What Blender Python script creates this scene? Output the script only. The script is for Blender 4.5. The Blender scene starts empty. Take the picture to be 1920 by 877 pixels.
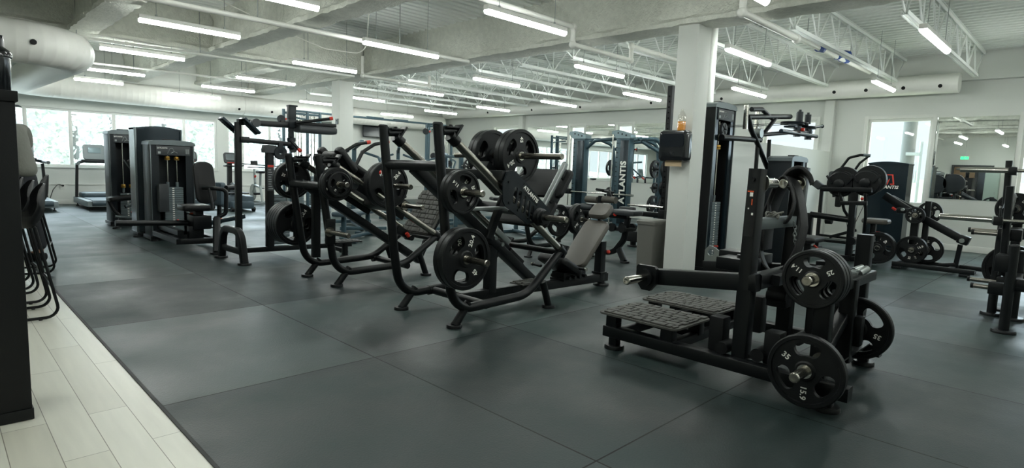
import bpy, bmesh, math, random
from mathutils import Vector, Matrix
D = bpy.data; SC = bpy.context.scene; COL = SC.collection
PI = math.pi
random.seed(7)
# ---------------------------------------------------------------- camera
cd = D.cameras.new('camera'); cam = D.objects.new('camera', cd); COL.objects.link(cam)
cd.sensor_fit = 'HORIZONTAL'; cd.sensor_width = 36.0; cd.lens = 1100.2 / 1920 * 36.0
cd.clip_start = 0.05; cd.clip_end = 400
_y, _p, _r = -2.3554 + PI, -0.1123, 0.0371
_f = Vector((math.cos(_p) * math.sin(_y), math.cos(_p) * math.cos(_y), math.sin(_p)))
_r0 = Vector((math.cos(_y), -math.sin(_y), 0)); _u0 = _r0.cross(_f)
_rt = _r0 * math.cos(_r) + _u0 * math.sin(_r); _up = _u0 * math.cos(_r) - _r0 * math.sin(_r)
cam.matrix_world = Matrix(((_rt.x, _up.x, -_f.x, 0), (_rt.y, _up.y, -_f.y, 0), (_rt.z, _up.z, -_f.z, 1.2), (0, 0, 0, 1)))
SC.camera = cam
# ---------------------------------------------------------------- colour management, sky
vs = SC.view_settings
vs.view_transform = 'Standard'; vs.look = 'None'; vs.gamma = 1.0; vs.use_curve_mapping = False
vs.exposure = 1.62
w = D.worlds.new('overcast_sky'); SC.world = w; w.use_nodes = True
bg = w.node_tree.nodes['Background']
SKY_COL = (0.78, 0.92, 0.96, 1); SKY_STR = 0.40
bg.inputs[0].default_value = SKY_COL; bg.inputs[1].default_value = SKY_STR
LAMP_COL = (0.95, 1.0, 0.96, 1); LAMP_STR = 18.5

# ---------------------------------------------------------------- materials
def mk(name, col, rough=0.5, metal=0.0, noise=0.0, nscale=8.0, bump=0.0, bscale=60.0, coat=0.0, spec=0.5):
    m = D.materials.new(name); m.use_nodes = True
    nt = m.node_tree; b = nt.nodes['Principled BSDF']
    b.inputs['Base Color'].default_value = (*col, 1); b.inputs['Roughness'].default_value = rough
    b.inputs['Metallic'].default_value = metal; b.inputs['Specular IOR Level'].default_value = spec
    if coat: b.inputs['Coat Weight'].default_value = coat; b.inputs['Coat Roughness'].default_value = 0.15
    tc = nt.nodes.new('ShaderNodeTexCoord')
    if noise:
        n = nt.nodes.new('ShaderNodeTexNoise'); n.inputs['Scale'].default_value = nscale; n.inputs['Detail'].default_value = 4
        nt.links.new(tc.outputs['Object'], n.inputs['Vector'])
        mr = nt.nodes.new('ShaderNodeMapRange')
        mr.inputs['To Min'].default_value = 1 - noise; mr.inputs['To Max'].default_value = 1 + noise
        nt.links.new(n.outputs['Fac'], mr.inputs['Value'])
        mx = nt.nodes.new('ShaderNodeVectorMath'); mx.operation = 'SCALE'
        mx.inputs[0].default_value = col; nt.links.new(mr.outputs[0], mx.inputs['Scale'])
        nt.links.new(mx.outputs[0], b.inputs['Base Color'])
    if bump:
        n2 = nt.nodes.new('ShaderNodeTexNoise'); n2.inputs['Scale'].default_value = bscale; n2.inputs['Detail'].default_value = 3
        nt.links.new(tc.outputs['Object'], n2.inputs['Vector'])
        bp = nt.nodes.new('ShaderNodeBump'); bp.inputs['Strength'].default_value = bump; bp.inputs['Distance'].default_value = 0.02
        nt.links.new(n2.outputs['Fac'], bp.inputs['Height']); nt.links.new(bp.outputs[0], b.inputs['Normal'])
    return m
def emit(name, col, strength):
    m = D.materials.new(name); m.use_nodes = True; nt = m.node_tree; nt.nodes.clear()
    e = nt.nodes.new('ShaderNodeEmission'); o = nt.nodes.new('ShaderNodeOutputMaterial')
    e.inputs[0].default_value = col; e.inputs[1].default_value = strength
    nt.links.new(e.outputs[0], o.inputs[0]); return m
def glass(name, col=(1, 1, 1), rough=0.0, alpha=0.9):
    # thin pane: mostly transparent with a weak gloss
    m = D.materials.new(name); m.use_nodes = True; nt = m.node_tree; nt.nodes.clear()
    t = nt.nodes.new('ShaderNodeBsdfTransparent'); g = nt.nodes.new('ShaderNodeBsdfGlossy'); x = nt.nodes.new('ShaderNodeMixShader')
    o = nt.nodes.new('ShaderNodeOutputMaterial')
    t.inputs[0].default_value = (*col, 1); g.inputs['Roughness'].default_value = 0.02; x.inputs[0].default_value = 1 - alpha
    nt.links.new(t.outputs[0], x.inputs[1]); nt.links.new(g.outputs[0], x.inputs[2]); nt.links.new(x.outputs[0], o.inputs[0]); return m
M = {}
M['wall'] = mk('painted_wall', (0.67, 0.69, 0.65), 0.7, bump=0.03, bscale=120)
M['trim'] = mk('white_trim', (0.74, 0.75, 0.71), 0.45)
M['deck'] = mk('painted_steel_deck', (0.80, 0.83, 0.79), 0.5)
M['joist'] = mk('painted_joist', (0.82, 0.85, 0.82), 0.5)
M['fire'] = mk('sprayed_fireproofing', (0.68, 0.69, 0.62), 0.95, noise=0.18, nscale=14, bump=0.9, bscale=34)
M['duct'] = mk('white_spiral_duct', (0.80, 0.80, 0.75), 0.42)
M['black'] = mk('black_powder_coat', (0.0045, 0.0058, 0.0065), 0.36, noise=0.15, nscale=5, bump=0.04, bscale=400, spec=0.32)
M['blackmat'] = mk('black_rubber', (0.005, 0.006, 0.0065), 0.55, bump=0.05, bscale=300, spec=0.3)
M['plate'] = mk('black_urethane', (0.0055, 0.0066, 0.0072), 0.42, noise=0.2, nscale=12, spec=0.34)
M['gloss'] = mk('gloss_black_plastic', (0.010, 0.012, 0.014), 0.14, spec=0.6)
M['shroud'] = mk('dark_shroud_sheet', (0.010, 0.020, 0.027), 0.24, metal=0.35)
M['panel'] = mk('charcoal_panel', (0.009, 0.013, 0.016), 0.42, spec=0.3)
M['stack'] = mk('grey_weight_stack', (0.13, 0.165, 0.175), 0.4, metal=0.3)
M['silver'] = mk('silver_grey_trim', (0.13, 0.155, 0.16), 0.38, metal=0.5)
M['chrome'] = mk('chromed_steel', (0.62, 0.60, 0.55), 0.16, metal=1.0)
M['brushed'] = mk('brushed_steel_rod', (0.36, 0.34, 0.30), 0.26, metal=1.0)
M['steel'] = mk('grey_steel', (0.32, 0.35, 0.34), 0.38, metal=0.8)
M['pad'] = mk('black_vinyl_pad', (0.006, 0.0065, 0.007), 0.42, bump=0.05, bscale=220, spec=0.35)
M['padbrown'] = mk('taupe_vinyl_pad', (0.082, 0.075, 0.063), 0.45, bump=0.05, bscale=220)
M['white'] = mk('white_paint', (0.85, 0.84, 0.78), 0.5)
M['red'] = mk('red_plastic', (0.55, 0.03, 0.015), 0.4)
M['orange'] = mk('orange_label', (0.75, 0.10, 0.02), 0.5)
M['brass'] = mk('brass_bushing', (0.60, 0.36, 0.08), 0.35, metal=0.8)
M['rubber_foot'] = mk('rubber_foot', (0.010, 0.011, 0.012), 0.6)
M['tread'] = mk('rubber_tread', (0.068, 0.068, 0.061), 0.7, noise=0.15, nscale=30)
M['belt'] = mk('black_belt_webbing', (0.012, 0.012, 0.013), 0.6, bump=0.2, bscale=150)
M['grey'] = mk('grey_plastic_bin', (0.135, 0.135, 0.118), 0.55)
M['dkgrey'] = mk('dark_grey_plastic', (0.028, 0.033, 0.036), 0.45)
M['cable'] = mk('black_cable', (0.01, 0.01, 0.01), 0.4)
M['mirror'] = mk('mirror_glass', (0.86, 0.90, 0.88), 0.01, metal=1.0)
M['glass'] = glass('window_glass', alpha=0.95)
M['screen'] = mk('dark_screen', (0.006, 0.009, 0.014), 0.12)
M['bluetarp'] = mk('blue_tarp', (0.008, 0.05, 0.26), 0.4)
M['lamp'] = emit('led_diffuser', LAMP_COL, LAMP_STR)
M['lamphouse'] = mk('white_lamp_housing', (0.7, 0.7, 0.66), 0.4)
# ---------------------------------------------------------------- geometry helpers
X3, Y3, Z3 = Vector((1, 0, 0)), Vector((0, 1, 0)), Vector((0, 0, 1))
def V(*a): return Vector(a if len(a) == 3 else a[0])
def fillet(pts, r, n=6):
    if not r or len(pts) < 3: return [Vector(p) for p in pts]
    P = [Vector(p) for p in pts]; out = [P[0]]
    for i in range(1, len(P) - 1):
        a, b, c = P[i - 1], P[i], P[i + 1]
        u = (a - b); v = (c - b); lu, lv = u.length, v.length; u /= lu; v /= lv
        ang = u.angle(v)
        if ang > PI - 0.02: out.append(b); continue
        d = min(r / math.tan(ang / 2), lu * 0.48, lv * 0.48); rr = d * math.tan(ang / 2)
        cen = b + (u + v).normalized() * (rr / math.sin(ang / 2))
        s = b + u * d - cen; e = b + v * d - cen; tot = s.angle(e)
        for k in range(n + 1):
            t = k / n; q = (s * math.sin((1 - t) * tot) + e * math.sin(t * tot)) / max(math.sin(tot), 1e-9)
            out.append(cen + q)
    out.append(P[-1]); return out
def rrect(wd, ht, r, n=3):
    r = min(r, wd / 2 * 0.99, ht / 2 * 0.99); o = []
    for cx, cy, a0 in ((wd / 2 - r, ht / 2 - r, 0), (-wd / 2 + r, ht / 2 - r, 90), (-wd / 2 + r, -ht / 2 + r, 180), (wd / 2 - r, -ht / 2 + r, 270)):
        for k in range(n + 1):
            a = math.radians(a0 + 90 * k / n); o.append((cx + r * math.cos(a), cy + r * math.sin(a)))
    return o
def circ(r, n, cx=0, cy=0, a0=0): return [(cx + r * math.cos(a0 + 2 * PI * k / n), cy + r * math.sin(a0 + 2 * PI * k / n)) for k in range(n)]
def frame(ax):
    ax = Vector(ax).normalized(); t = Z3 if abs(ax.z) < 0.9 else X3
    u = t.cross(ax).normalized(); return u, ax.cross(u), ax
def slot(cx, cy, L, wd, ang, n=6):
    o = []; ca, sa = math.cos(ang), math.sin(ang)
    for s, a0 in ((1, -90), (-1, 90)):
        for k in range(n + 1):
            a = math.radians(a0 + 180 * k / n); x = s * (L - wd) / 2 + wd / 2 * math.cos(a); y = wd / 2 * math.sin(a)
            o.append((cx + x * ca - y * sa, cy + x * sa + y * ca))
    return o
KEEP = {'lettering', 'pictogram', 'label_print', 'label_mark', 'foliage', 'catch_peg', 'weight_label', 'emblem', 'eye', 'face_feature', 'button', 'cable', 'duct_run', 'pipe_run', 'trunk', 'cap_bolt', 'bolt', 'clothes'}
class G:
    def __init__(s): s.bm = bmesh.new()
    def face(s, vs):
        try: return s.bm.faces.new(vs)
        except ValueError: return None
    def box(s, x0, x1, y0, y1, z0, z1, bev=0.0):
        return s.obox(((x0 + x1) / 2, (y0 + y1) / 2, (z0 + z1) / 2), (abs(x1 - x0), abs(y1 - y0), abs(z1 - z0)), None, bev)
    def obox(s, c, size, R=None, bev=0.0):
        mt = Matrix.Translation(Vector(c)) @ ((R.to_4x4() if R is not None else Matrix.Identity(4))) @ Matrix.Diagonal((size[0], size[1], size[2], 1))
        g = bmesh.ops.create_cube(s.bm, size=1.0, matrix=mt)
        if bev:
            es = {e for v in g['verts'] for e in v.link_edges}
            bmesh.ops.bevel(s.bm, geom=list(es), offset=bev, segments=2, affect='EDGES', profile=0.6)
        return s
    def sweep(s, pts, prof, up=None, closed=False, caps=True, scales=None):
        P = [Vector(p) for p in pts]; n = len(P); rings = []
        def tan(i):
            if closed: return (P[(i + 1) % n] - P[i - 1]).normalized()
            if i == 0: return (P[1] - P[0]).normalized()
            if i == n - 1: return (P[-1] - P[-2]).normalized()
            a = (P[i] - P[i - 1]).normalized(); b = (P[i + 1] - P[i]).normalized(); t = a + b
            return t.normalized() if t.length > 1e-6 else b
        t0 = tan(0); u = Vector(up) if up is not None else (Z3 if abs(t0.z) < 0.9 else X3)
        u = (u - t0 * u.dot(t0)).normalized(); pt = t0
        for i in range(n):
            t = tan(i); q = pt.rotation_difference(t); u = q @ u; u = (u - t * u.dot(t)).normalized(); pt = t
            sd = t.cross(u); k = scales[i] if scales else 1.0
            mit = 1.0
            if 0 < i < n - 1:
                c = (P[i] - P[i - 1]).normalized().dot(t); mit = 1 / max(c, 0.6)
            rings.append([s.bm.verts.new(P[i] + (sd * a * mit + u * b) * k) for a, b in prof])
        m = len(prof)
        for i in range(n if closed else n - 1):
            A, B = rings[i], rings[(i + 1) % n]
            for j in range(m): s.face((A[j], A[(j + 1) % m], B[(j + 1) % m], B[j]))
        if caps and not closed: s.face(rings[0][::-1]); s.face(rings[-1])
        return s
    def tube(s, pts, r, bend=0.0, n=12, bn=6, closed=False): return s.sweep(fillet(pts, bend, bn), circ(r, n), closed=closed)
    def rtube(s, pts, wd, ht, bend=0.0, up=(0, 0, 1), rad=0.006, bn=6): return s.sweep(fillet(pts, bend, bn), rrect(wd, ht, rad, 2), up=up)
    def cyl(s, a, b, r, n=20, r2=None):
        a, b = Vector(a), Vector(b); u, v, ax = frame(b - a); r2 = r if r2 is None else r2
        A = [s.bm.verts.new(a + u * x + v * y) for x, y in circ(r, n)]; B = [s.bm.verts.new(b + u * x + v * y) for x, y in circ(r2, n)]
        for j in range(n): s.face((A[j], A[(j + 1) % n], B[(j + 1) % n], B[j]))
        s.face(A[::-1]); s.face(B); return s
    def lathe(s, prof, o, ax, n=32, closed=False):
        o = Vector(o); u, v, ax = frame(ax); R = []
        for r, h in prof:
            R.append([s.bm.verts.new(o + ax * h + (u * math.cos(2 * PI * k / n) + v * math.sin(2 * PI * k / n)) * r) for k in range(n)] if r > 1e-6 else [s.bm.verts.new(o + ax * h)])
        idx = list(range(len(R) - 1)) + ([len(R) - 1] if closed else [])
        for i in idx:
            A, B = R[i], R[(i + 1) % len(R)]
            for k in range(n):
                k2 = (k + 1) % n
                if len(A) == 1 and len(B) > 1: s.face((A[0], B[k2], B[k]))
                elif len(B) == 1 and len(A) > 1: s.face((A[k], A[k2], B[0]))
                elif len(A) > 1: s.face((A[k], A[k2], B[k2], B[k]))
        return s
    def prism(s, outline, holes, o, u, v, th, bev=0.0):
        o, u, v = Vector(o), Vector(u).normalized(), Vector(v).normalized(); nrm = u.cross(v)
        b2 = bmesh.new(); es = []
        for lp in [outline] + list(holes):
            vs_ = [b2.verts.new(o + u * x + v * y) for x, y in lp]
            es += [b2.edges.new((vs_[i], vs_[(i + 1) % len(vs_)])) for i in range(len(vs_))]
        bmesh.ops.triangle_fill(b2, use_beauty=True, use_dissolve=False, edges=es)
        fs = list(b2.faces)
        r = bmesh.ops.extrude_face_region(b2, geom=fs)
        bmesh.ops.translate(b2, vec=nrm * th, verts=[e for e in r['geom'] if isinstance(e, bmesh.types.BMVert)])
        bmesh.ops.recalc_face_normals(b2, faces=list(b2.faces))
        s.merge(b2); return s
    def merge(s, b2):
        mp = {}
        for vv in b2.verts: mp[vv] = s.bm.verts.new(vv.co)
        for f in b2.faces: s.face([mp[q] for q in f.verts])
        b2.free()
    def pad(s, c, ax, ay, lx, ly, th, rad=0.05, edge=0.02, n=5, taper=None):
        # upholstered pad: rounded rectangle lx by ly in axes ax, ay, thickness th along ax x ay, with rounded edges
        c, ax, ay = Vector(c), Vector(ax).normalized(), Vector(ay).normalized(); nz = ax.cross(ay).normalized()
        def ring(ins, h):
            pr = rrect(lx - 2 * ins, ly - 2 * ins, max(rad - ins, 0.003), n)
            if taper: pr = [(x, y * (1 + (taper - 1) * (x / lx + 0.5))) for x, y in pr]
            return [s.bm.verts.new(c + ax * x + ay * y + nz * h) for x, y in pr]
        h = th / 2; R = [ring(edge * 1.6, -h), ring(edge * 0.35, -h + edge * 0.3), ring(0, -h + edge), ring(0, h - edge), ring(edge * 0.35, h - edge * 0.3), ring(edge * 1.6, h)]
        m = len(R[0])
        for A, B in zip(R, R[1:]):
            for j in range(m): s.face((A[j], A[(j + 1) % m], B[(j + 1) % m], B[j]))
        s.face(R[0][::-1]); s.face(R[-1]); return s
    def foot(s, x, y, r=0.045, h=0.022, z=0.0):
        return s.lathe([(0, 0), (r, 0), (r, h * 0.6), (r * 0.93, h), (0, h)], (x, y, z), Z3, 24)
    def ball(s, c, r, seg=16, sc=(1, 1, 1)):
        bmesh.ops.create_uvsphere(s.bm, u_segments=seg, v_segments=max(6, seg // 2), radius=r, matrix=Matrix.Translation(Vector(c)) @ Matrix.Diagonal((*sc, 1))); return s
    def clusters(s):
        bm = s.bm; bm.verts.ensure_lookup_table(); seen = set(); isl = []
        for v in bm.verts:
            if v in seen: continue
            st = [v]; seen.add(v); cur = []
            while st:
                q = st.pop(); cur.append(q)
                for e in q.link_edges:
                    o = e.other_vert(q)
                    if o not in seen: seen.add(o); st.append(o)
            lo = [min(q.co[i] for q in cur) for i in range(3)]; hi = [max(q.co[i] for q in cur) for i in range(3)]
            isl.append([cur, lo, hi])
        mg = 0.0065; par = list(range(len(isl)))
        def fnd(i):
            while par[i] != i: par[i] = par[par[i]]; i = par[i]
            return i
        for i in range(len(isl)):
            for j in range(i):
                if all(isl[i][1][k] <= isl[j][2][k] + mg and isl[j][1][k] <= isl[i][2][k] + mg for k in range(3)): par[fnd(i)] = fnd(j)
        out = {}
        for i in range(len(isl)): out.setdefault(fnd(i), []).extend(isl[i][0])
        return list(out.values())
    def done(s, name, mat, parent=None, smooth=35, fix=True):
        if parent is not None and name not in KEEP:
            cl = s.clusters()
            if 1 < len(cl) <= 12:
                first = None
                for vs_ in cl:
                    g2 = G(); mp = {v: g2.bm.verts.new(v.co) for v in vs_}
                    for f in {f for v in vs_ for f in v.link_faces}: g2.face([mp[q] for q in f.verts])
                    o = g2.done1(name, mat, parent, smooth, fix); first = first or o
                s.bm.free(); return first
        return s.done1(name, mat, parent, smooth, fix)
    def done1(s, name, mat, parent=None, smooth=35, fix=True):
        me = D.meshes.new(name)
        if fix: bmesh.ops.recalc_face_normals(s.bm, faces=list(s.bm.faces))
        o = D.objects.new(name, me)
        if parent is not None:
            inv = wm(parent).inverted()
            bmesh.ops.transform(s.bm, matrix=inv, verts=list(s.bm.verts))
        s.bm.to_mesh(me); s.bm.free()
        if smooth:
            me.shade_smooth(); me.set_sharp_from_angle(angle=math.radians(smooth))
        me.materials.append(M[mat] if isinstance(mat, str) else mat)
        COL.objects.link(o)
        if parent is not None: o.parent = parent
        return o
def wm(o):
    m = Matrix.LocRotScale(o.location, o.rotation_euler, o.scale)
    return wm(o.parent) @ m if o.parent is not None else m
def T(name, label, cat, loc=(0, 0, 0), rz=0.0, group=None):
    o = D.objects.new(name, None); COL.objects.link(o); o.empty_display_size = 0.1
    o.location = loc; o.rotation_euler = (0, 0, rz); return tag(o, label, cat, group)
def tag(o, label, cat, group=None, kind=None):
    o['label'] = label; o['category'] = cat
    if group: o['group'] = group
    if kind: o['kind'] = kind
    return o
def S(o, label=None):
    o['kind'] = 'structure'
    if label: o['label'] = label
    return o
def dup(o, loc, rz=None, label=None, group=None, parent=None):
    c = o.copy(); COL.objects.link(c)
    if parent is None:
        c.location = loc
        if rz is not None: c.rotation_euler = (0, 0, rz)
        if label: c['label'] = label
        if group: c['group'] = group
    else: c.parent = parent
    for ch in o.children: dup(ch, None, parent=c)
    return c
_tc = {}
def text_mesh(t, bold=0.02, shear=0.0):
    k = (t, bold, shear)
    if k not in _tc:
        cu = D.curves.new('lettering', 'FONT'); cu.body = t; cu.size = 1.0; cu.align_x = 'CENTER'; cu.align_y = 'CENTER'
        cu.offset = bold; cu.extrude = 0.01; cu.shear = shear; cu.resolution_u = 3; cu.space_character = 1.05
        ob = D.objects.new('lettering', cu); COL.objects.link(ob)
        me = D.meshes.new_from_object(ob.evaluated_get(bpy.context.evaluated_depsgraph_get()))
        _tc[k] = me.copy(); D.objects.remove(ob); D.curves.remove(cu); D.meshes.remove(me)
    return _tc[k]
def add_text(g, t, o, u, v, size, bold=0.02, shear=0.0, squash=1.0):
    u, v = Vector(u).normalized(), Vector(v).normalized(); nz = u.cross(v)
    m = Matrix(((u.x * size * squash, v.x * size, nz.x * .1, o[0]), (u.y * size * squash, v.y * size, nz.y * .1, o[1]), (u.z * size * squash, v.z * size, nz.z * .1, o[2]), (0, 0, 0, 1)))
    b2 = bmesh.new(); b2.from_mesh(text_mesh(t, bold, shear)); bmesh.ops.transform(b2, matrix=m, verts=list(b2.verts)); g.merge(b2); return g
# ---------------------------------------------------------------- weight plates
PK = {'45': (0.222, 0.052, '45', '20.4'), '35': (0.190, 0.046, '35', '15.9'), '25': (0.152, 0.042, '25', '11.4'), '10': (0.115, 0.034, '10', '4.5'), '5': (0.085, 0.028, '5', '2.3')}
_pm = {}
def plate_meshes(k):
    if k in _pm: return _pm[k]
    R, th, lb, kg = PK[k]; g = G(); t = th / 2
    holes = [circ(0.027, 16)]
    for i in range(3):
        c = 2 * PI * i / 3 + PI / 2; o = []
        ri, ro, da = R * 0.42, R * 0.77, 0.47
        for r, a in ((ro, -da), (ro, -da / 2), (ro, 0), (ro, da / 2), (ro, da), (R * 0.6, da + 0.12), (ri, da * 1.05), (ri, 0), (ri, -da * 1.05), (R * 0.6, -da - 0.12)):
            o.append((r * math.cos(c + a), r * math.sin(c + a)))
        # smooth corners by chaikin
        for _ in range(2):
            q = []
            for j in range(len(o)):
                a, b = o[j], o[(j + 1) % len(o)]
                q += [(a[0] * .75 + b[0] * .25, a[1] * .75 + b[1] * .25), (a[0] * .25 + b[0] * .75, a[1] * .25 + b[1] * .75)]
            o = q
        holes.append(o)
    g.prism(circ(R * 0.9, 48), holes, (0, 0, -t * 0.62), X3, Y3, th * 0.62)
    g.lathe([(R * 0.86, -t), (R - 0.006, -t), (R, -t + 0.006), (R, t - 0.006), (R - 0.006, t), (R * 0.88, t), (R * 0.86, t * 0.55)], (0, 0, 0), Z3, 48, closed=True)
    g.lathe([(0.027, -t), (R * 0.24 + .008, -t), (R * 0.24 + .008, t * 0.7), (R * 0.24, t * 0.95), (0.027, t * 0.95)], (0, 0, 0), Z3, 28, closed=True)
    a = g.done('weight_plate', 'plate')
    h = G().lathe([(0.026, t * 0.5), (0.026, t + 0.002), (0.036, t + 0.002), (0.036, t * 0.5)], (0, 0, 0), Z3, 28, closed=True).done('hub_ring', 'chrome')
    tx = G(); ang0 = math.radians(30)
    for s_, a_, sg in ((lb, ang0, -1), (kg, ang0 + PI * 2 / 3, 1)):       # pounds read inwards, kilograms outwards
        d = Vector((math.cos(a_), math.sin(a_), 0)); uu = d * sg
        add_text(tx, s_, d * R * 0.60 + Z3 * (t * 0.62 + 0.0012), uu, Z3.cross(uu), R * 0.215, 0.022)
    l = tx.done('lettering', 'white', smooth=0, fix=False)
    _pm[k] = (a.data, h.data, l.data)
    for o in (a, h, l): D.objects.remove(o)
    return _pm[k]
def plate(k, c, n, spin, label, group=None, flip=False):
    me = plate_meshes(k); n = Vector(n).normalized(); u, v, n = frame(n)
    r = Matrix((u, v, n)).transposed() @ Matrix.Rotation(spin, 3, 'Z')
    o = D.objects.new('weight_plate', me[0]); COL.objects.link(o); o.location = c; o.rotation_euler = r.to_euler()
    tag(o, label, 'weight plate', group)
    for nm, mm in (('hub_ring', me[1]), ('lettering', me[2])):
        q = D.objects.new(nm, mm); COL.objects.link(q); q.parent = o
    return o
def plates(k, c, n, labels, spin=0.0, group=None, gap=0.002, dspin=0.5):
    # c: centre of the outermost plate; the others sit behind it along -n
    n = Vector(n).normalized(); out = []
    for i, lb in enumerate(labels): out.append(plate(k, Vector(c) - n * (PK[k][1] + gap) * i, n, spin + dspin * i, lb, group))
    return out
# ================================================================= the room
XW, YW, XB, YB, ZD = 13.2, 16.7, -4.2, -3.5, 3.5      # inner faces: right wall, window wall, back wall, near wall; deck underside
def rubber_floor():
    m = D.materials.new('speckled_rubber_mats'); m.use_nodes = True; nt = m.node_tree; b = nt.nodes['Principled BSDF']; L = nt.links.new
    tc = nt.nodes.new('ShaderNodeTexCoord')
    mp = nt.nodes.new('ShaderNodeMapping'); mp.inputs['Location'].default_value = (-0.748, 0.34, 0)
    L(tc.outputs['Object'], mp.inputs['Vector'])
    br = nt.nodes.new('ShaderNodeTexBrick'); br.offset = 0.0; br.squash = 1.0
    br.inputs['Scale'].default_value = 1.0; br.inputs['Brick Width'].default_value = 1.17; br.inputs['Row Height'].default_value = 1.71
    br.inputs['Mortar Size'].default_value = 0.0042; br.inputs['Mortar Smooth'].default_value = 0.0; br.inputs['Bias'].default_value = 0.0
    br.inputs['Color1'].default_value = (0.0100, 0.0190, 0.0190, 1); br.inputs['Color2'].default_value = (0.0310, 0.0500, 0.0470, 1); br.inputs['Mortar'].default_value = (0.002, 0.0025, 0.0025, 1)
    L(mp.outputs[0], br.inputs['Vector'])
    n1 = nt.nodes.new('ShaderNodeTexNoise'); n1.inputs['Scale'].default_value = 1.1; n1.inputs['Detail'].default_value = 5; n1.inputs['Roughness'].default_value = 0.58
    L(tc.outputs['Object'], n1.inputs['Vector'])
    r1 = nt.nodes.new('ShaderNodeMapRange'); r1.inputs['From Min'].default_value = 0.3; r1.inputs['From Max'].default_value = 0.7; r1.inputs['To Min'].default_value = 0.45; r1.inputs['To Max'].default_value = 1.75
    L(n1.outputs['Fac'], r1.inputs['Value'])
    sc = nt.nodes.new('ShaderNodeVectorMath'); sc.operation = 'SCALE'; L(br.outputs['Color'], sc.inputs[0]); L(r1.outputs[0], sc.inputs['Scale'])
    L(sc.outputs[0], b.inputs['Base Color'])
    n2 = nt.nodes.new('ShaderNodeTexVoronoi'); n2.inputs['Scale'].default_value = 120; L(tc.outputs['Object'], n2.inputs['Vector'])
    bp = nt.nodes.new('ShaderNodeBump'); bp.inputs['Strength'].default_value = 0.15; bp.inputs['Distance'].default_value = 0.004
    L(n2.outputs['Distance'], bp.inputs['Height']); pass; L(bp.outputs[0], b.inputs['Normal'])
    r2 = nt.nodes.new('ShaderNodeMapRange'); r2.inputs['From Min'].default_value = 0.3; r2.inputs['From Max'].default_value = 0.7; r2.inputs['To Min'].default_value = 0.335; r2.inputs['To Max'].default_value = 0.60; L(n1.outputs['Fac'], r2.inputs['Value'])
    sx = nt.nodes.new('ShaderNodeSeparateColor'); L(br.outputs['Color'], sx.inputs[0])
    r3 = nt.nodes.new('ShaderNodeMapRange'); r3.inputs['From Min'].default_value = 0.0; r3.inputs['From Max'].default_value = 0.046; r3.inputs['To Min'].default_value = 0.10; r3.inputs['To Max'].default_value = -0.03; L(sx.outputs['Green'], r3.inputs['Value'])
    ra = nt.nodes.new('ShaderNodeMath'); ra.operation = 'ADD'; L(r2.outputs[0], ra.inputs[0]); L(r3.outputs[0], ra.inputs[1])
    L(ra.outputs[0], b.inputs['Roughness'])
    sp = nt.nodes.new('ShaderNodeMapRange'); sp.inputs['From Min'].default_value = 0.0; sp.inputs['From Max'].default_value = 0.03; sp.inputs['To Min'].default_value = 0.25; sp.inputs['To Max'].default_value = 0.5; L(sx.outputs['Green'], sp.inputs['Value']); L(sp.outputs[0], b.inputs['Specular IOR Level'])
    return m
def wood_floor():
    m = D.materials.new('pale_vinyl_planks'); m.use_nodes = True; nt = m.node_tree; b = nt.nodes['Principled BSDF']; L = nt.links.new
    tc = nt.nodes.new('ShaderNodeTexCoord'); mp = nt.nodes.new('ShaderNodeMapping'); mp.inputs['Rotation'].default_value = (0, 0, PI / 2); mp.inputs['Location'].default_value = (0.3, 0.742, 0)
    L(tc.outputs['Object'], mp.inputs['Vector'])
    br = nt.nodes.new('ShaderNodeTexBrick'); br.offset = 0.37
    br.inputs['Scale'].default_value = 1.0; br.inputs['Brick Width'].default_value = 1.22; br.inputs['Row Height'].default_value = 0.152
    br.inputs['Mortar Size'].default_value = 0.0016; br.inputs['Bias'].default_value = 0.1
    br.inputs['Color1'].default_value = (0.60, 0.58, 0.49, 1); br.inputs['Color2'].default_value = (0.72, 0.71, 0.62, 1); br.inputs['Mortar'].default_value = (0.22, 0.20, 0.16, 1)
    L(mp.outputs[0], br.inputs['Vector'])
    n1 = nt.nodes.new('ShaderNodeTexNoise'); mp2 = nt.nodes.new('ShaderNodeMapping'); mp2.inputs['Scale'].default_value = (28, 2.2, 1)
    L(tc.outputs['Object'], mp2.inputs['Vector']); L(mp2.outputs[0], n1.inputs['Vector']); n1.inputs['Scale'].default_value = 1.0; n1.inputs['Detail'].default_value = 6
    r1 = nt.nodes.new('ShaderNodeMapRange'); r1.inputs['To Min'].default_value = 0.88; r1.inputs['To Max'].default_value = 1.10; L(n1.outputs['Fac'], r1.inputs['Value'])
    sc = nt.nodes.new('ShaderNodeVectorMath'); sc.operation = 'SCALE'; L(br.outputs['Color'], sc.inputs[0]); L(r1.outputs[0], sc.inputs['Scale']); L(sc.outputs[0], b.inputs['Base Color'])
    b.inputs['Roughness'].default_value = 0.34
    return m
M['rubber'] = rubber_floor(); M['wood'] = wood_floor()
S(G().box(0.745, XW + .2, YB - .2, YW + .2, -0.2, 0.0).done('floor', 'rubber', smooth=0), 'dark grey rubber gym floor laid in large rectangular mats')
S(G().box(XB - .2, 0.735, YB - .2, YW + .2, -0.2, -0.002).done('floor_entry', 'wood', smooth=0), 'pale wood plank floor strip along the front desk')
S(G().box(0.735, 0.747, YB, YW, -0.05, 0.0025).done('trim_1', 'blackmat', smooth=0))
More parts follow.
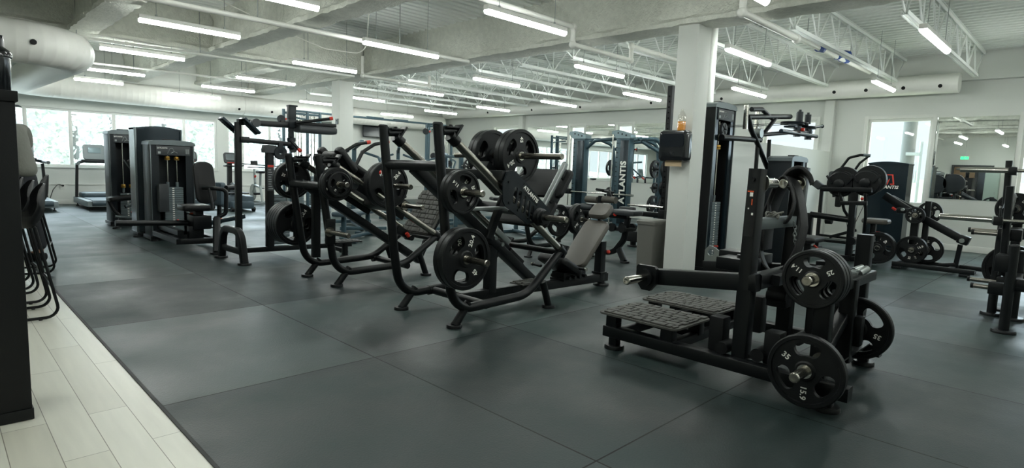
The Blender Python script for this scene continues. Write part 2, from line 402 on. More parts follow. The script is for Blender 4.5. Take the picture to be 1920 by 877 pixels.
def wall_open(name, axis, pos, th, a0, a1, z0, z1, holes, mat='wall'):
    # wall in the plane axis = pos, running from a0 to a1, with rectangular openings (a0, a1, z0, z1)
    g = G(); outline = [(a0, z0), (a1, z0), (a1, z1), (a0, z1)]
    hs = [[(h[0], h[2]), (h[1], h[2]), (h[1], h[3]), (h[0], h[3])] for h in holes]
    if axis == 'Y': g.prism(outline, hs, (0, pos + th, 0), X3, Z3, th)      # thickness towards -Y
    else: g.prism(outline, hs, (pos, 0, 0), Y3, Z3, th)                     # thickness towards +X
    return S(g.done(name, mat, smooth=0))
WL = [(0.02, 5.53), (5.80, 8.45)]                          # window bands in the left wall
wall_open('wall_left', 'Y', YW, 0.2, XB - .2, XW + .2, 0, ZD + .3, [(a, b, 0.85, 2.15) for a, b in WL])
WR = [(2.34, 3.40, 0.78, 2.40), (0.00, 1.06, 0.78, 2.40), (4.34, 5.42, 0.78, 2.42), (13.0, 14.15, 0.9, 2.47), (10.46, 10.98, 0.9, 2.45), (8.87, 9.36, 0.9, 2.45), (7.30, 7.80, 0.9, 2.45)]
wall_open('wall_right', 'X', XW, 0.2, YB - .2, YW, 0, ZD + .3, WR)
S(G().box(XB - .2, XB, YB - .2, YW, 0, ZD + .3).done('wall_back', 'wall', smooth=0))
S(G().box(XB, XW, YB - .2, YB, 0, ZD + .3).done('wall_front', 'wall', smooth=0))
def window(n, axis, pos, a0, a1, z0, z1, mull=(), rail=None, depth=0.06):
    e = T('window_%d' % n, '', 'window'); del e['category']; e['kind'] = 'structure'; e['label'] = ''
    del e['label']
    g = G(); w_ = 0.05
    def bar(p0, p1, q0, q1, d=depth):
        if axis == 'Y': g.box(p0, p1, pos + 0.05, pos + 0.05 + d, q0, q1, 0.004)
        else: g.box(pos + 0.05, pos + 0.05 + d, p0, p1, q0, q1, 0.004)
    bar(a0, a1, z0, z0 + w_); bar(a0, a1, z1 - w_, z1); bar(a0, a0 + w_, z0 + w_, z1 - w_); bar(a1 - w_, a1, z0 + w_, z1 - w_)
    for m_ in mull: bar(m_ - 0.035, m_ + 0.035, z0 + w_, z1 - w_)
    if rail: bar(a0 + w_, a1 - w_, rail - .02, rail + .02)
    g.done('frame', 'trim', e)
    g = G()
    if axis == 'Y': g.box(a0 + .01, a1 - .01, pos + .078, pos + .084, z0 + .01, z1 - .01)
    else: g.box(pos + .078, pos + .084, a0 + .01, a1 - .01, z0 + .01, z1 - .01)
    g.done('pane', 'glass', e, smooth=0)
    g = G()
    if axis == 'Y': g.box(a0 - .03, a1 + .03, pos - .035, pos + .05, z0 - .03, z0, 0.005)
    else: g.box(pos - .03, pos + .05, a0 - .03, a1 + .03, z0 - .03, z0, 0.005)
    g.done('sill', 'trim', e)
window(1, 'Y', YW, 0.02, 5.53, 0.85, 2.15, (0.8, 1.6, 2.40, 3.24, 4.01, 4.75))
window(2, 'Y', YW, 5.80, 8.45, 0.85, 2.15, (6.2, 6.95, 7.70))
for i, (a, b, c, d) in enumerate(WR): window(3 + i, 'X', XW, a, b, c, d)
# casing on the right wall around windows and between mirrors
g = G()
for a, b, c, d in WR:
    for s0, s1 in ((a - .06, a), (b, b + .06)): g.box(XW - .02, XW, s0, s1, c - .06, d + .06, .003)
    g.box(XW - .02, XW, a, b, d, d + .06, .003)
S(g.done('trim_2', 'trim'))
# mirrors between the windows of the right wall
for i, (a, b, z0, z1) in enumerate(((1.13, 2.27, 0.93, 2.40), (11.06, 12.66, 0.93, 2.45), (9.44, 10.38, 0.93, 2.45), (7.88, 8.79, 0.93, 2.45))):
    lab = ['wall mirror beside the tall bright window, reflecting a brown door and exit sign', 'wall mirror left of the two blue-grey rack columns, under the long duct',
           'wall mirror seen between the two tall blue-grey rack columns', 'wall mirror right of the lettered rack column, behind the hung plates'][i]
    tag(G().box(XW - .012, XW - .001, a, b, z0, z1, .002).done('wall_mirror', 'mirror', smooth=0), lab, 'mirror', 'mirrors along the right wall')
# pilasters, upper wall ledge, baseboards
g = G()
for y in (4.09, 12.87): g.box(XW - .12, XW, y - .09, y + .09, 0, 2.8, .004)
S(g.done('trim_3', 'wall'))
S(G().box(XW - .16, XW, YB, YW, 3.02, ZD).done('trim_4', 'wall', smooth=0))
S(G().box(XB, XW - .16, YW - .16, YW, 2.62, ZD).done('trim_5', 'wall', smooth=0))
S(G().box(XW - .015, XW, YB, YW, 0, .11, .003).done('baseboard_right', 'trim'))
S(G().box(XB, XW - .02, YW - .015, YW, 0, .11, .003).done('baseboard_left', 'trim'))
S(G().box(XB, XW - .02, YW - .02, YW, .44, .455, .002).done('trim_6', 'trim'))
# free-standing partition that ends at the pilaster
S(G().box(7.7, 13.06, 4.0, 4.12, 0, 1.76, .004).done('partition_wall', 'wall', smooth=0), 'low white partition wall behind the tall pulley tower')
# two square columns under the main beam
S(G().box(6.28, 6.58, 3.405, 3.665, 0, 2.95, .006).done('column_near', 'wall'), 'square white column carrying the black towel dispenser')
S(G().box(6.28, 6.60, 11.55, 11.9, 0, 2.95, .006).done('column_far', 'wall'), 'square white column farther back, left of the wall screen')
# ceiling decks
def deck(name, x0, x1, y0, y1, z, along, period=0.20, h=0.045):
    g = G(); prof = []
    a0, a1 = (x0, x1) if along == 'Y' else (y0, y1)
    n = int((a1 - a0) / period)
    for i in range(n + 1):
        q = a0 + i * period
        for dq, dz in ((0, 0), (.40, 0), (.52, h), (.88, h)):
            if q + dq * period <= a1: prof.append((q + dq * period, z + dz))
    prof.append((a1, prof[-1][1]))
    def ln(b, t): return [g.bm.verts.new((a, b, zz + t) if along == 'Y' else (b, a, zz + t)) for a, zz in prof]
    b0, b1 = (y0, y1) if along == 'Y' else (x0, x1)
    A, B = ln(b0, 0), ln(b1, 0); A2, B2 = ln(b0, .1), ln(b1, .1)
    for i in range(len(prof) - 1):
        g.face((A[i], A[i + 1], B[i + 1], B[i])); g.face((A2[i], B2[i], B2[i + 1], A2[i + 1]))
    for lo, hi in ((A, A2), (B, B2)):
        for i in range(len(prof) - 1): g.face((lo[i], hi[i], hi[i + 1], lo[i + 1]))
    g.face((A[0], B[0], B2[0], A2[0])); g.face((A[-1], A2[-1], B2[-1], B[-1]))
    return S(g.done(name, 'deck', smooth=0))
deck('ceiling_left', XB, 6.42, YB, YW, ZD, 'X', 0.17)
deck('ceiling_right', 6.42, XW, YB, YW, ZD, 'Y', 0.17)
# sprayed fireproofed beams
def beam(name, pts, wd=0.34, h=0.62, zb=2.9):
    g = G(); (x0, y0), (x1, y1) = pts; d = Vector((x1 - x0, y1 - y0, 0)); L_ = d.length; d.normalize(); sd = Vector((-d.y, d.x, 0))
    n = max(2, int(L_ / 0.12)); prof = [(-wd / 2 - .03, 0), (-wd / 2 - .035, .05), (-wd / 2 + .03, .10), (-wd / 2 + .045, h - .12), (-wd / 2, h), (wd / 2, h), (wd / 2 - .045, h - .12), (wd / 2 - .03, .10), (wd / 2 + .035, .05), (wd / 2 + .03, 0), (0, -.012)]
    rs = []; rd = random.Random(len(name) + int(x0 * 10) + int(y0 * 10))
    for i in range(n + 1):
        rs.append([g.bm.verts.new(Vector((x0, y0, zb)) + d * (L_ * i / n) + sd * (a + rd.uniform(-.010, .010)) + Z3 * (b + rd.uniform(-.009, .009))) for a, b in prof])
    for A, B in zip(rs, rs[1:]):
        for j in range(len(prof)): g.face((A[j], A[(j + 1) % len(prof)], B[(j + 1) % len(prof)], B[j]))
    g.face(rs[0]); g.face(rs[-1][::-1])
    return S(g.done(name, 'fire', smooth=50))
beam('beam_main', ((6.43, YB), (6.43, YW - .17)))
beam('beam_near', ((3.55, YB), (3.55, 10.5)), 0.28, 0.60); beam('beam_left', ((1.70, YB), (1.70, 10.5)), 0.28, 0.60); beam('beam_edge', ((-0.2, YB), (-0.2, 10.5)), 0.28, 0.6)
beam('beam_far', ((3.55, 10.95), (3.55, YW - .17)), 0.28, 0.60); beam('beam_back', ((1.70, 10.95), (1.70, YW - .17)), 0.28, 0.60); beam('beam_bay', ((5.1, 10.95), (5.1, YW - .17)), 0.24, 0.50, 3.0)
beam('beam_cross', ((XB, 10.72), (6.26, 10.72)), 0.32, 0.62)
beam('beam_cross_near', ((XB, 0.4), (6.26, 0.4)), 0.32, 0.62)
# open-web steel joists on the right side
def joist(y, x0=6.62, x1=XW - .16, zb=2.98, zt=3.47):
    g = G()
    for dy in (-.022, .022):
        g.box(x0 + .9, x1 - .55, y + dy - .018, y + dy + .018, zb, zb + .006); g.box(x0 + .9, x1 - .55, y + dy - .0035 + (.010 if dy > 0 else -.010), y + dy + .0035 + (.010 if dy > 0 else -.010), zb, zb + .05)
        g.box(x0, x1, y + dy - .022, y + dy + .022, zt - .006, zt); g.box(x0, x1, y + dy - .004, y + dy + .004, zt - .05, zt)
    n = 6; a, b = x0 + .95, x1 - .6; st = (b - a) / n
    g.tube([(x0 + .05, y, zt - .02), (a, y, zb + .02)], .012, n=6); g.tube([(x1 - .05, y, zt - .02), (b, y, zb + .02)], .012, n=6)
    for i in range(n):
        p, q, m_ = a + i * st, a + (i + 1) * st, a + (i + .5) * st
        g.tube([(p, y, zb + .02), (m_, y, zt - .02)], .012, n=6); g.tube([(m_, y, zt - .02), (q, y, zb + .02)], .012, n=6)
        g.tube([(p, y, zb + .02), (p, y, zt - .02)], .009, n=6)
    return g
for i, y in enumerate([-2.9, -1.75, -0.6, .55, 1.70, 2.85, 4.0, 5.15, 6.3, 7.45, 8.6, 9.75, 10.9, 12.05, 13.2, 14.35, 15.5]):
    S(joist(y).done('ceiling_joist', 'joist'))
# ---------------------------------------------------------------- ducts
def duct(g, pts, r, bend=0.0, seam=0.12, n=28):
    P = fillet(pts, bend, 10); prof = []; 
    # resample so that thin raised seams can be set along the run
    Q = [P[0]]
    for a, b in zip(P, P[1:]):
        k = max(1, int((b - a).length / seam))
        for j in range(1, k + 1): Q.append(a.lerp(b, j / k))
    R_ = []; sc = []
    for a, b in zip(Q, Q[1:]):
        d = (b - a)
        R_ += [a, a + d * 0.90, a + d * 0.94]; sc += [1.0, 1.0, 1.006]
    R_.append(Q[-1]); sc.append(1.0)
    g.sweep(R_, circ(r, n), scales=sc)
def holes_on(parent, spots):
    g = G()
    for c, nv in spots: g.cyl(Vector(c), Vector(c) + Vector(nv).normalized() * .008, .032, 14)
    g.done('air_hole', 'blackmat', parent)
e = T('spiral_duct', 'long white round duct under the deck along the right wall', 'air duct', (XW - .40, 9, 2.7))
g = G(); duct(g, [(XW - .40, 16.2, 2.95), (XW - .40, 1.95, 2.95)], .17); g.done('duct_run', 'duct', e, smooth=60)
holes_on(e, [((XW - .40 - .165 * .94, y, 2.95 - .165 * .33), (-1, 0, -.3)) for y in (15.6, 13.9, 12.0, 10.2, 8.0, 7.1, 6.2, 5.35, 3.9, 3.35, 2.75, 2.2)])
g = G()
for y in (3.0, 5.8, 8.6, 11.4, 14.2): g.cyl((XW - .40, y, 3.11), (XW - .40, y, 3.5), .005, 6)
g.done('hanger', 'steel', e)
e = T('spiral_duct', 'white spiral duct with a wide elbow running along the left window wall', 'air duct', (1.2, 10, 2.2))
g = G(); duct(g, [(-2.6, 9.0, 2.44), (1.42, 9.0, 2.44), (1.42, 16.05, 2.58), (6.0, 16.2, 2.56), (XW - .6, 16.2, 2.6)], .245, bend=.62); g.done('duct_run', 'duct', e, smooth=60)
holes_on(e, [((x, 16.2 - .24 * .9, 2.57 - .24 * .5), (0, -1, -.5)) for x in (2.45, 3.3, 4.15, 5.0, 5.85, 6.7, 7.6)] + [((0.95, 9.0 - .243, 2.42), (0, -1, -.1))])
g = G()
for x in (3, 6, 9): g.cyl((x, 16.2, 2.8), (x, 16.2, 3.5), .005, 6)
for x in (-.5, .6): g.cyl((x, 9, 2.68), (x, 9, 3.5), .005, 6)
g.done('hanger', 'steel', e)
# ---------------------------------------------------------------- sprinkler and conduit pipes
def pipe(label, pts, r, drops=(), mat='duct', bend=.06):
    e = T('sprinkler_pipe', label, 'pipe', pts[0]); g = G(); g.tube(pts, r, bend, n=12)
    for p in pts[1:-1]: g.ball(p, r * 1.5, 12)
    g.done('pipe_run', mat, e)
    if drops:
        g = G()
        for d in drops: g.cyl(d, (d[0], d[1], 3.46), .006, 6)
        g.done('hanger', 'steel', e)
    return e
pipe('white sprinkler pipe crossing the left bays below the deck', [(-3.5, 7.3, 2.82), (6.15, 7.25, 2.83)], .030, [(x, 7.3, 2.85) for x in (-1, .9, 2.9, 4.9)])
pipe('white sprinkler pipe stepping down under the main beam', [(-3.5, 4.9, 3.02), (5.98, 5.0, 3.02), (5.98, 5.0, 2.80), (7.3, 5.0, 2.80), (7.3, 5.0, 3.0), (9.5, 5.0, 3.0)], .032, [(x, 4.95, 3.03) for x in (.9, 2.6, 4.6)])
WP = pipe('white sprinkler pipe wrapped in blue plastic beside the near column', [(5.92, 2.75, 3.3), (5.92, 2.75, 2.84), (7.4, 2.75, 2.84), (7.4, 3.2, 3.12), (12.2, 3.2, 3.15)], .036, [(9, 3.2, 3.17), (11, 3.2, 3.17)])
pipe('thin white conduit run under the cross beam at left', [(-3.5, 10.35, 2.78), (2.2, 10.35, 2.80), (5.9, 10.3, 2.82)], .022, [(x, 10.35, 2.8) for x in (.2, 1.6, 3.2, 5)])
pipe('white round downpipe behind the near column', [(7.36, 3.77, 0.0), (7.36, 3.77, 3.2)], .045, mat='wall')
pipe('far white sprinkler pipe above the window-side lights', [(1.9, 13.6, 2.86), (6.1, 13.5, 2.88)], .022, [(3, 13.6, 2.88), (5, 13.5, 2.88)])
pipe('white sprinkler pipe dropping down the far face of the main beam', [(6.02, 10.2, 3.2), (6.02, 10.2, 2.84), (7.6, 10.2, 2.84), (7.6, 10.2, 3.05)], .03)
# blue taped joint on the pipe between the joists
g = G()
for c, s_ in (((9.6, 3.2, 3.17), (.26, .16, .19)), ((10.4, 3.2, 3.18), (.18, .14, .16)), ((10.75, 3.2, 3.2), (.32, .19, .22))):
    b2 = bmesh.new(); bmesh.ops.create_icosphere(b2, subdivisions=2, radius=.5, matrix=Matrix.Translation(c) @ Matrix.Diagonal((*s_, 1)))
    for v_ in b2.verts: v_.co += Vector((random.uniform(-.015, .015), random.uniform(-.015, .015), random.uniform(-.015, .015)))
    g.merge(b2)
g.done('plastic_wrap', 'bluetarp', WP, smooth=0)
g = G(); g.tube([(3.05, 9.3, 3.48), (3.95, 8.6, 3.0), (4.35, 8.45, 2.87), (4.95, 8.3, 2.86), (5.0, 8.3, 3.48)], .008, .2, 6); tag(g.done('ceiling_cable', 'white'), 'thin white cable slanting down from the deck left of the main beam', 'cable')
# ---------------------------------------------------------------- linear lights
LIGHTS = [(1.81, 7.93, 2.92, 'third tube light from the left wall end above the desk'), (1.90, 10.53, 3.02, ''), (1.98, 13.36, 3.12, ''), (2.16, 14.43, 2.98, ''), (4.06, 15.19, 5.12, ''), (4.35, 14.01, 5.47, ''), (4.28, 11.81, 5.42, ''),
          (4.17, 9.14, 5.27, ''), (7.00, 14.95, 8.12, ''), (4.04, 6.83, 5.22, ''), (3.98, 4.45, 5.18, ''), (6.84, 7.90, 7.95, ''), (6.95, 10.37, 8.09, ''), (7.06, 12.78, 8.15, ''), (6.83, 5.63, 8.02, ''), (9.34, 14.78, 10.42, ''),
          (10.09, 13.72, 11.22, ''), (10.08, 11.49, 11.22, ''), (9.93, 9.12, 11.13, ''), (9.70, 6.75, 11.0, ''), (6.95, 3.38, 8.2, ''), (10.03, 4.72, 11.38, ''), (10.36, 2.65, 11.54, ''), (7.14, 1.44, 8.44, ''), (1.70, 5.76, 2.89, ''), (4.1, 2.25, 5.29, ''),
          (10.4, 0.4, 11.6, ''), (7.1, -.9, 8.3, ''), (4.1, 0.0, 5.3, ''), (1.7, 3.4, 2.9, ''), (1.7, 1.2, 2.9, ''), (4.1, -2.2, 5.3, ''), (-1.6, 1.6, -.4, ''), (-1.6, 4.0, -.4, ''), (-3.4, 2.8, -2.2, ''), (10.4, -1.8, 11.6, '')]
def nth(i): return ['first', 'second', 'third', 'fourth', 'fifth', 'sixth', 'seventh', 'eighth', 'ninth', 'tenth'][i]
rows = {}
for L_ in LIGHTS:
    key = 'left of the desk' if L_[0] < 0 else 'over the desk-side aisle' if L_[0] < 3.5 else 'left of the main beam' if L_[0] < 6 else 'just past the main beam' if L_[0] < 9 else 'nearest the right wall'
    rows.setdefault(key, []).append(L_)
for key, ls in rows.items():
    ls.sort(key=lambda q: -q[1])
    for i, (x0, y, x1, _) in enumerate(ls):
        zz = 2.6 if y in (15.19, 14.78) else 2.62 if y == 14.43 else 2.72
        e = T('tube_light', 'tube light, %s from the window wall in the row %s' % (nth(i), key), 'ceiling light', ((x0 + x1) / 2, y, zz), group='linear LED tube lights on the ceiling')
        G().rtube([(x0, y, zz + .035), (x1, y, zz + .035)], .075, .05, rad=.01).done('housing', 'lamphouse', e)
        g = G(); pr = [(.035 * math.cos(a), .042 * math.sin(a)) for a in [PI + PI * k / 10 for k in range(11)]]
        g.sweep([(x0 + .004, y, zz + .010), (x1 - .004, y, zz + .010)], pr, up=Z3); g.done('diffuser', 'lamp', e)
        g = G()
        for xx in (x0 + .18, x1 - .18): g.cyl((xx, y, zz + .05), (xx, y, 2.89 if abs(y - 10.72) < .3 or (y > 10.95 and abs(xx - 5.1) < .2) or any(abs(xx - q) < .19 for q in (1.7, 3.55)) else 3.50), .0035, 6); g.cyl((xx, y, zz + .05), (xx, y, zz + .085), .012, 8)
        g.done('suspension_wire', 'steel', e)
ld = D.lights.new('outside_fill_sun', 'SUN'); ld.energy = 3.2; ld.color = (1.0, 0.97, 0.9); ld.angle = math.radians(30)  # sun lamp added to brighten the trees and ground outside under an overcast sky
lo = D.objects.new('outside_fill_sun', ld); COL.objects.link(lo); lo.location = (3, -10, 20); lo.rotation_euler = Vector((-0.25, 0.55, -1.0)).to_track_quat('-Z', 'Y').to_euler()
# ---------------------------------------------------------------- daylight
for nm, d_, st, ang in (('daylight_left', (-0.10, -1.0, -0.38), 5.0, 75), ('daylight_right', (-1.0, 0.05, -0.40), 3.0, 75)):
    ld = D.lights.new(nm, 'SUN'); ld.energy = st; ld.color = (0.72, 0.90, 1.0); ld.angle = math.radians(ang)
    lo = D.objects.new(nm, ld); COL.objects.link(lo); lo.location = (3, 20, 8); lo.rotation_euler = Vector(d_).to_track_quat('-Z', 'Y').to_euler()
# ================================================================= plate-loaded sled machines
def tread_boards(g, o, u, v, lx, ly, th, seed=1):
    # rubber grip mat cut into irregular blocks by grooves
    rd = random.Random(seed); o, u, v = Vector(o), Vector(u).normalized(), Vector(v).normalized(); n = u.cross(v)
    rows = max(3, int(round(ly / 0.062))); h = ly / rows
    R = Matrix((u, v, n)).transposed()
    for i in range(rows):
        y = -ly / 2 + (i + .5) * h; x = -lx / 2 + (0 if i % 2 else .025); k = 0
        while x < lx / 2 - .02:
            wd = (0.045, 0.085, 0.06, 0.11)[(k + i * 3 + seed) % 4]; wd = min(wd, lx / 2 - x); k += 1
            if wd > .02: g.obox(o + u * (x + wd / 2) + v * y + n * (th / 2), (wd - .009, h - .009, th), R @ Matrix.Rotation(rd.uniform(-.05, .05), 3, 'Z'), .002)
            x += wd
def slide_frame(t, yn, yf, zt, xf=2.555, xr=3.96, zr=0.50, rod0=(2.67, 1.40), rod1=(3.95, 0.48), zc=1.19, crossx=3.06, tail=5.09):
    ym = (yn + yf) / 2
    for y in (yn, yf):
        G().tube([(xf - .01, y, zt), (xf + .105, y, .50), (xf + .17, y, .125), (xr - .44, y, .15), (xr, y, zr + .02)], .036, .36, 16, 10).done('frame_loop', 'black', t)
        G().lathe([(0, 0), (.037, 0), (.037, .006), (.030, .016), (0, .018)], (xf - .01, y, zt), Z3, 20).done('end_cap', 'blackmat', t)
        g = G(); g.tube([(xf + .03, y, zt - .045), (rod0[0] + .045, y, zt - .035)], .027); g.obox((rod0[0] + .035, y, (zt + rod0[1]) / 2 - .002), (.014, .085, .13), Matrix.Rotation(.62, 3, 'Y'), .003)
        g.box(rod0[0] - .07, rod0[0] + .07, y - .035, y + .035, zt - .018, zt - .006, .002); g.cyl((rod0[0] - .01, y, zt - .006), (rod0[0] - .01, y, zt + .008), .012, 10); g.done('rod_bracket', 'black', t)
        d = (Vector((rod1[0], y, rod1[1])) - Vector((rod0[0], y, rod0[1]))).normalized(); a, b = Vector((rod0[0], y, rod0[1])), Vector((rod1[0], y, rod1[1]))
        G().cyl(a, b, .0315, 24).done('guide_rod', 'brushed', t)
        g = G(); g.cyl(a - d * .02, a + d * .06, .043, 20); g.cyl(b - d * .07, b + d * .02, .043, 20); g.obox(b + Vector((.01, 0, 0)), (.02, .08, .12), Matrix.Rotation(.62, 3, 'Y'), .003); g.done('rod_collar', 'black', t)
        for (xt, zt_, xb) in ((xf + .32, .17, xf + .185), (xr - .25, .24, xr - .16)):
            g = G(); g.tube([(xt, y, zt_), (xb, y, .012)], .032); g.foot(xb, y, .060, .024); g.done('leg', 'black', t)
    g = G(); g.tube([(xf + .03, yn, zc), (xf + .03, yf, zc)], .038, n=16); g.done('crossbar', 'black', t)
    g = G(); g.tube([(crossx, yn, .125), (crossx, yf, .125)], .033); g.cyl((crossx - .05, yf, .13), (crossx - .02, yf, .13), .042, 16); g.done('crossbar', 'black', t)
    g = G(); g.tube([(xr - .08, yn, zr - .02), (xr - .08, yf, zr - .02)], .026); g.done('crossbar', 'black', t)
    G().rtube([(xf + .05, ym, zc - .02), (tail if tail < 4.4 else 4.02, ym, .11)], .075, .10, up=(0, 1, 0)).done('spine_beam', 'black', t)
    if tail > 4.4:
        G().rtube([(crossx, ym, .12), (tail, ym, .085)], .08, .085, up=Z3).done('base_rail', 'black', t)
def horn(g, a, b, r=.0235):
    a, b = Vector(a), Vector(b); d = (b - a).normalized(); g.cyl(a, b - d * .012, r, 20); g.lathe([(r, 0), (r * 1.04, .003), (r * .9, .012), (r * .5, .013), (0, .009)], b - d * .012, d, 20); g.cyl(a, a + d * .012, r * 1.9, 20)
# ---------------------------------------------------------------- leg press in the middle
yn, yf, ym = 3.31, 4.0, 3.655
t = T('leg_press', 'black angled leg press with taupe bench and lettered sled in the middle of the floor', 'leg press', (3.4, ym, 0))
slide_frame(t, yn, yf, 1.48)
g = G(); g.rtube([(3.41, ym, .12), (3.41, ym, .54)], .085, .085, up=X3); g.done('upright_post', 'black', t)
g = G(); g.sweep(fillet([(3.33, ym - .05, .60), (3.40, ym - .06, .78), (3.50, ym - .06, .98)], .2), rrect(.05, .07, .01, 2)); g.done('stop_arm', 'black', t)
g = G(); g.box(2.86, 3.30, 3.38, 3.46, .862, .885, .003); g.obox((3.31, 3.42, .865), (.05, .08, .018), Matrix.Rotation(.5, 3, 'Y'), .003); g.done('stop_plate', 'steel', t)
g = G()
for z, x in ((1.02, 2.62), (.552, 2.655)):
    horn(g, (x, yn - .04, z), (x, 2.87 if z < .9 else 2.90, z))
g.done('storage_horn', 'brushed', t)
g = G()
for z, x in ((1.02, 2.62), (.552, 2.655)): g.cyl((x, yn, z), (x, yn - .055, z), .05, 20)
g.done('horn_base', 'black', t)
# sled
slots = [slot(3.265 + .050 * i, .985 - .036 * i, .15 - .008 * abs(i - 1.5), .036, math.radians(82)) for i in range(5)]
out = [(3.13, 1.075), (3.17, 1.17), (3.23, 1.18), (3.29, 1.155), (3.69, .855), (3.67, .805), (3.58, .775), (3.42, .752), (3.16, .905), (3.135, .94)]
SL = []
for y in (3.245, 4.055):
    s_ = G().prism(out, slots, (0, y + .006, 0), X3, Z3, .012).done('sled_side_plate', 'panel', t); SL.append(s_)
g = G(); R = Matrix.Rotation(math.atan2(.30, .40), 3, 'Y'); g.obox((3.44, 3.2375, .992), (.235, .002, .055), R); g.done('label_strip', 'gloss', SL[0])
g = G(); dx = Vector((.80, 0, -.60)); add_text(g, 'ATLANTIS', (3.44, 3.2355, .993), dx, dx.cross(Vector((0, -1, 0))) * -1, .044, .03); g.done('lettering', 'white', SL[0], smooth=0, fix=False)
g = G()
for q in ((3.19, 1.09), (3.20, .93), (3.42, .80), (3.62, .82), (3.30, .87)): g.cyl((q[0], 3.245, q[1]), (q[0], 3.231, q[1]), .011, 8)
g.done('bolt', 'black', SL[0])
g = G(); g.box(3.13, 3.30, 3.26, 4.05, 1.10, 1.175, .006); g.obox((3.62, ym, .84), (.07, .80, .07), R, .006); g.box(3.48, 3.58, 3.575, 3.605, 1.10, 1.34, .004); g.box(3.48, 3.58, 3.70, 3.735, 1.10, 1.34, .004); g.obox((3.40, ym, 1.10), (.36, .16, .10), R, .006); g.done('sled_carriage', 'black', t)
g = G(); horn(g, (3.53, 3.575, 1.30), (3.53, 3.0, 1.30), .0245); horn(g, (3.53, 3.735, 1.30), (3.53, 4.31, 1.30), .0245); horn(g, (3.535, 3.235, .81), (3.535, 2.93, .81), .0245); horn(g, (3.535, 4.07, .81), (3.535, 4.37, .81), .0245); g.done('loading_horn', 'brushed', t)
g = G(); g.cyl((3.535, 3.24, .81), (3.535, 3.15, .81), .055, 24); g.lathe([(.05, 0), (.075, .012), (.05, .03), (.07, .045), (.05, .06)], (3.535, 3.235, .81), -Y3, 24); g.done('horn_base', 'black', t)
nd, pd = Vector((.812, 0, -.584)), Vector((.584, 0, .812))
for zc_, ln, nm in ((1.13, .30, 'upper'), (.86, .27, 'lower')):
    c = Vector((3.83, ym, .97)) + pd * ((zc_ - .97) / .812) + nd * .10
    g = G(); g.pad(c, pd, Y3, ln, .62, .05, .05, .015); g.done('foot_plate', 'blackmat', t)
g = G()
for y in (3.42, 3.89):
    a = Vector((3.74, y, .80)); g.rtube([a, a + pd * .56], .05, .035, up=nd, rad=.004)
g.done('foot_plate_rail', 'steel', t)
g = G()
for y in (3.40, 3.90):
    for k in (.2, .45): g.obox(Vector((3.76, y, .80)) + pd * k + nd * .05, (.10, .02, .10), Matrix.Rotation(.62, 3, 'Y'), .003)
g.done('foot_plate_bracket', 'black', t)
# bench
bu = Vector((.39, 0, .40)).normalized()
G().pad((4.725, ym, .462), bu, Y3 * -1, .60, .30, .07, .07, .022).done('backrest', 'padbrown', t)
G().pad((4.955, ym, .785), Vector((.44, 0, .35)).normalized(), Y3 * -1, .20, .24, .075, .06, .026).done('headrest', 'padbrown', t)
G().pad((4.33, ym, .285), Vector((.30, 0, -.16)).normalized(), Y3 * -1, .33, .36, .08, .05, .025).done('seat', 'pad', t)
g = G(); g.obox((4.76, ym, .425), (.66, .06, .03), Matrix.Rotation(-math.atan2(.4, .39), 3, 'Y'), .004); g.tube([(4.93, ym, .70), (5.02, ym, .66)], .016); g.obox((4.48, ym, .17), (.34, .16, .08), None, .01); g.box(4.30, 4.66, ym - .09, ym + .09, .128, .15, .004)
for x in (4.36, 4.44, 4.52, 4.60): g.cyl((x, ym - .12, .16), (x, ym + .12, .16), .018, 10)
g.done('bench_carriage', 'black', t)
g = G(); g.rtube([(4.985, ym, .06), (4.985, ym, .47)], .085, .085, up=X3); g.box(4.93, 5.04, ym - .06, ym + .06, .13, .15, .004); g.foot(5.02, ym, .085, .024); g.cyl((5.02, ym, .02), (5.02, ym, .06), .04, 16); g.done('bench_post', 'black', t)
g = G(); g.ball((5.04, ym - .06, .36), .022, 12); g.done('adjust_knob', 'red', t)
for y, x in ((ym + .25, 4.22), (ym - .25, 4.42)):
    g = G(); g.cyl((x, y, .262), (x, ym + (.14 if y > ym else -.14), .258), .014, 12); g.done('grip', 'black', t)
    G().cyl((x, y + (.015 if y > ym else -.015), .262), (x, y, .262), .018, 12).done('grip_cap', 'chrome', t)
g = G(); g.tube([(3.86, 3.90, .47), (4.17, 3.90, .17), (4.24, 3.90, .12)], .013, .03); g.done('release_lever', 'black', t)
g = G(); g.tube([(3.835, 3.90, .485), (3.875, 3.90, .455)], .019); g.cyl((4.115, 3.90, .222), (4.13, 3.90, .208), .016, 12); g.done('lever_grip', 'red', t)
g = G(); g.box(3.60, 3.88, 3.44, 3.60, .19, .20, .003); tread_boards(g, (3.74, 3.52, .20), X3, Y3, .28, .16, .008, 3); g.box(3.70, 3.76, 3.47, 3.57, .13, .19, .004); g.done('step_plate', 'tread', t)
g = G(); g.obox((3.74, 3.70, .38), (.22, .05, .10), R, .006); g.obox((3.62, 3.72, .52), (.14, .05, .05), R, .006); g.cyl((3.80, 3.66, .30), (3.80, 3.76, .30), .03, 14); g.done('brake_block', 'black', t)
g = G()
for q in ((3.42, .60), (3.50, .54)): g.cyl((q[0], ym - .055, q[1]), (q[0], ym - .04, q[1]), .018, 12)
g.obox((3.50, ym - .055, .61), (.20, .012, .05), R, .004); g.done('brake_rail', 'steel', t)
g1 = 'plates on the storage horns of the leg press'
plates('25', (2.62, 3.115, 1.02), -Y3, ['front 11.4 plate on the upper storage horn of the lettered leg press', 'second small plate behind the front 11.4 plate on the upper storage horn'], -.17, g1)
plates('45', (2.655, 3.11, .552), -Y3, ['front 20.4 plate on the low storage horn of the lettered leg press', 'second big plate behind the front 20.4 plate on the low storage horn'], -1.40, g1)
g1 = 'plates on the sled of the leg press'
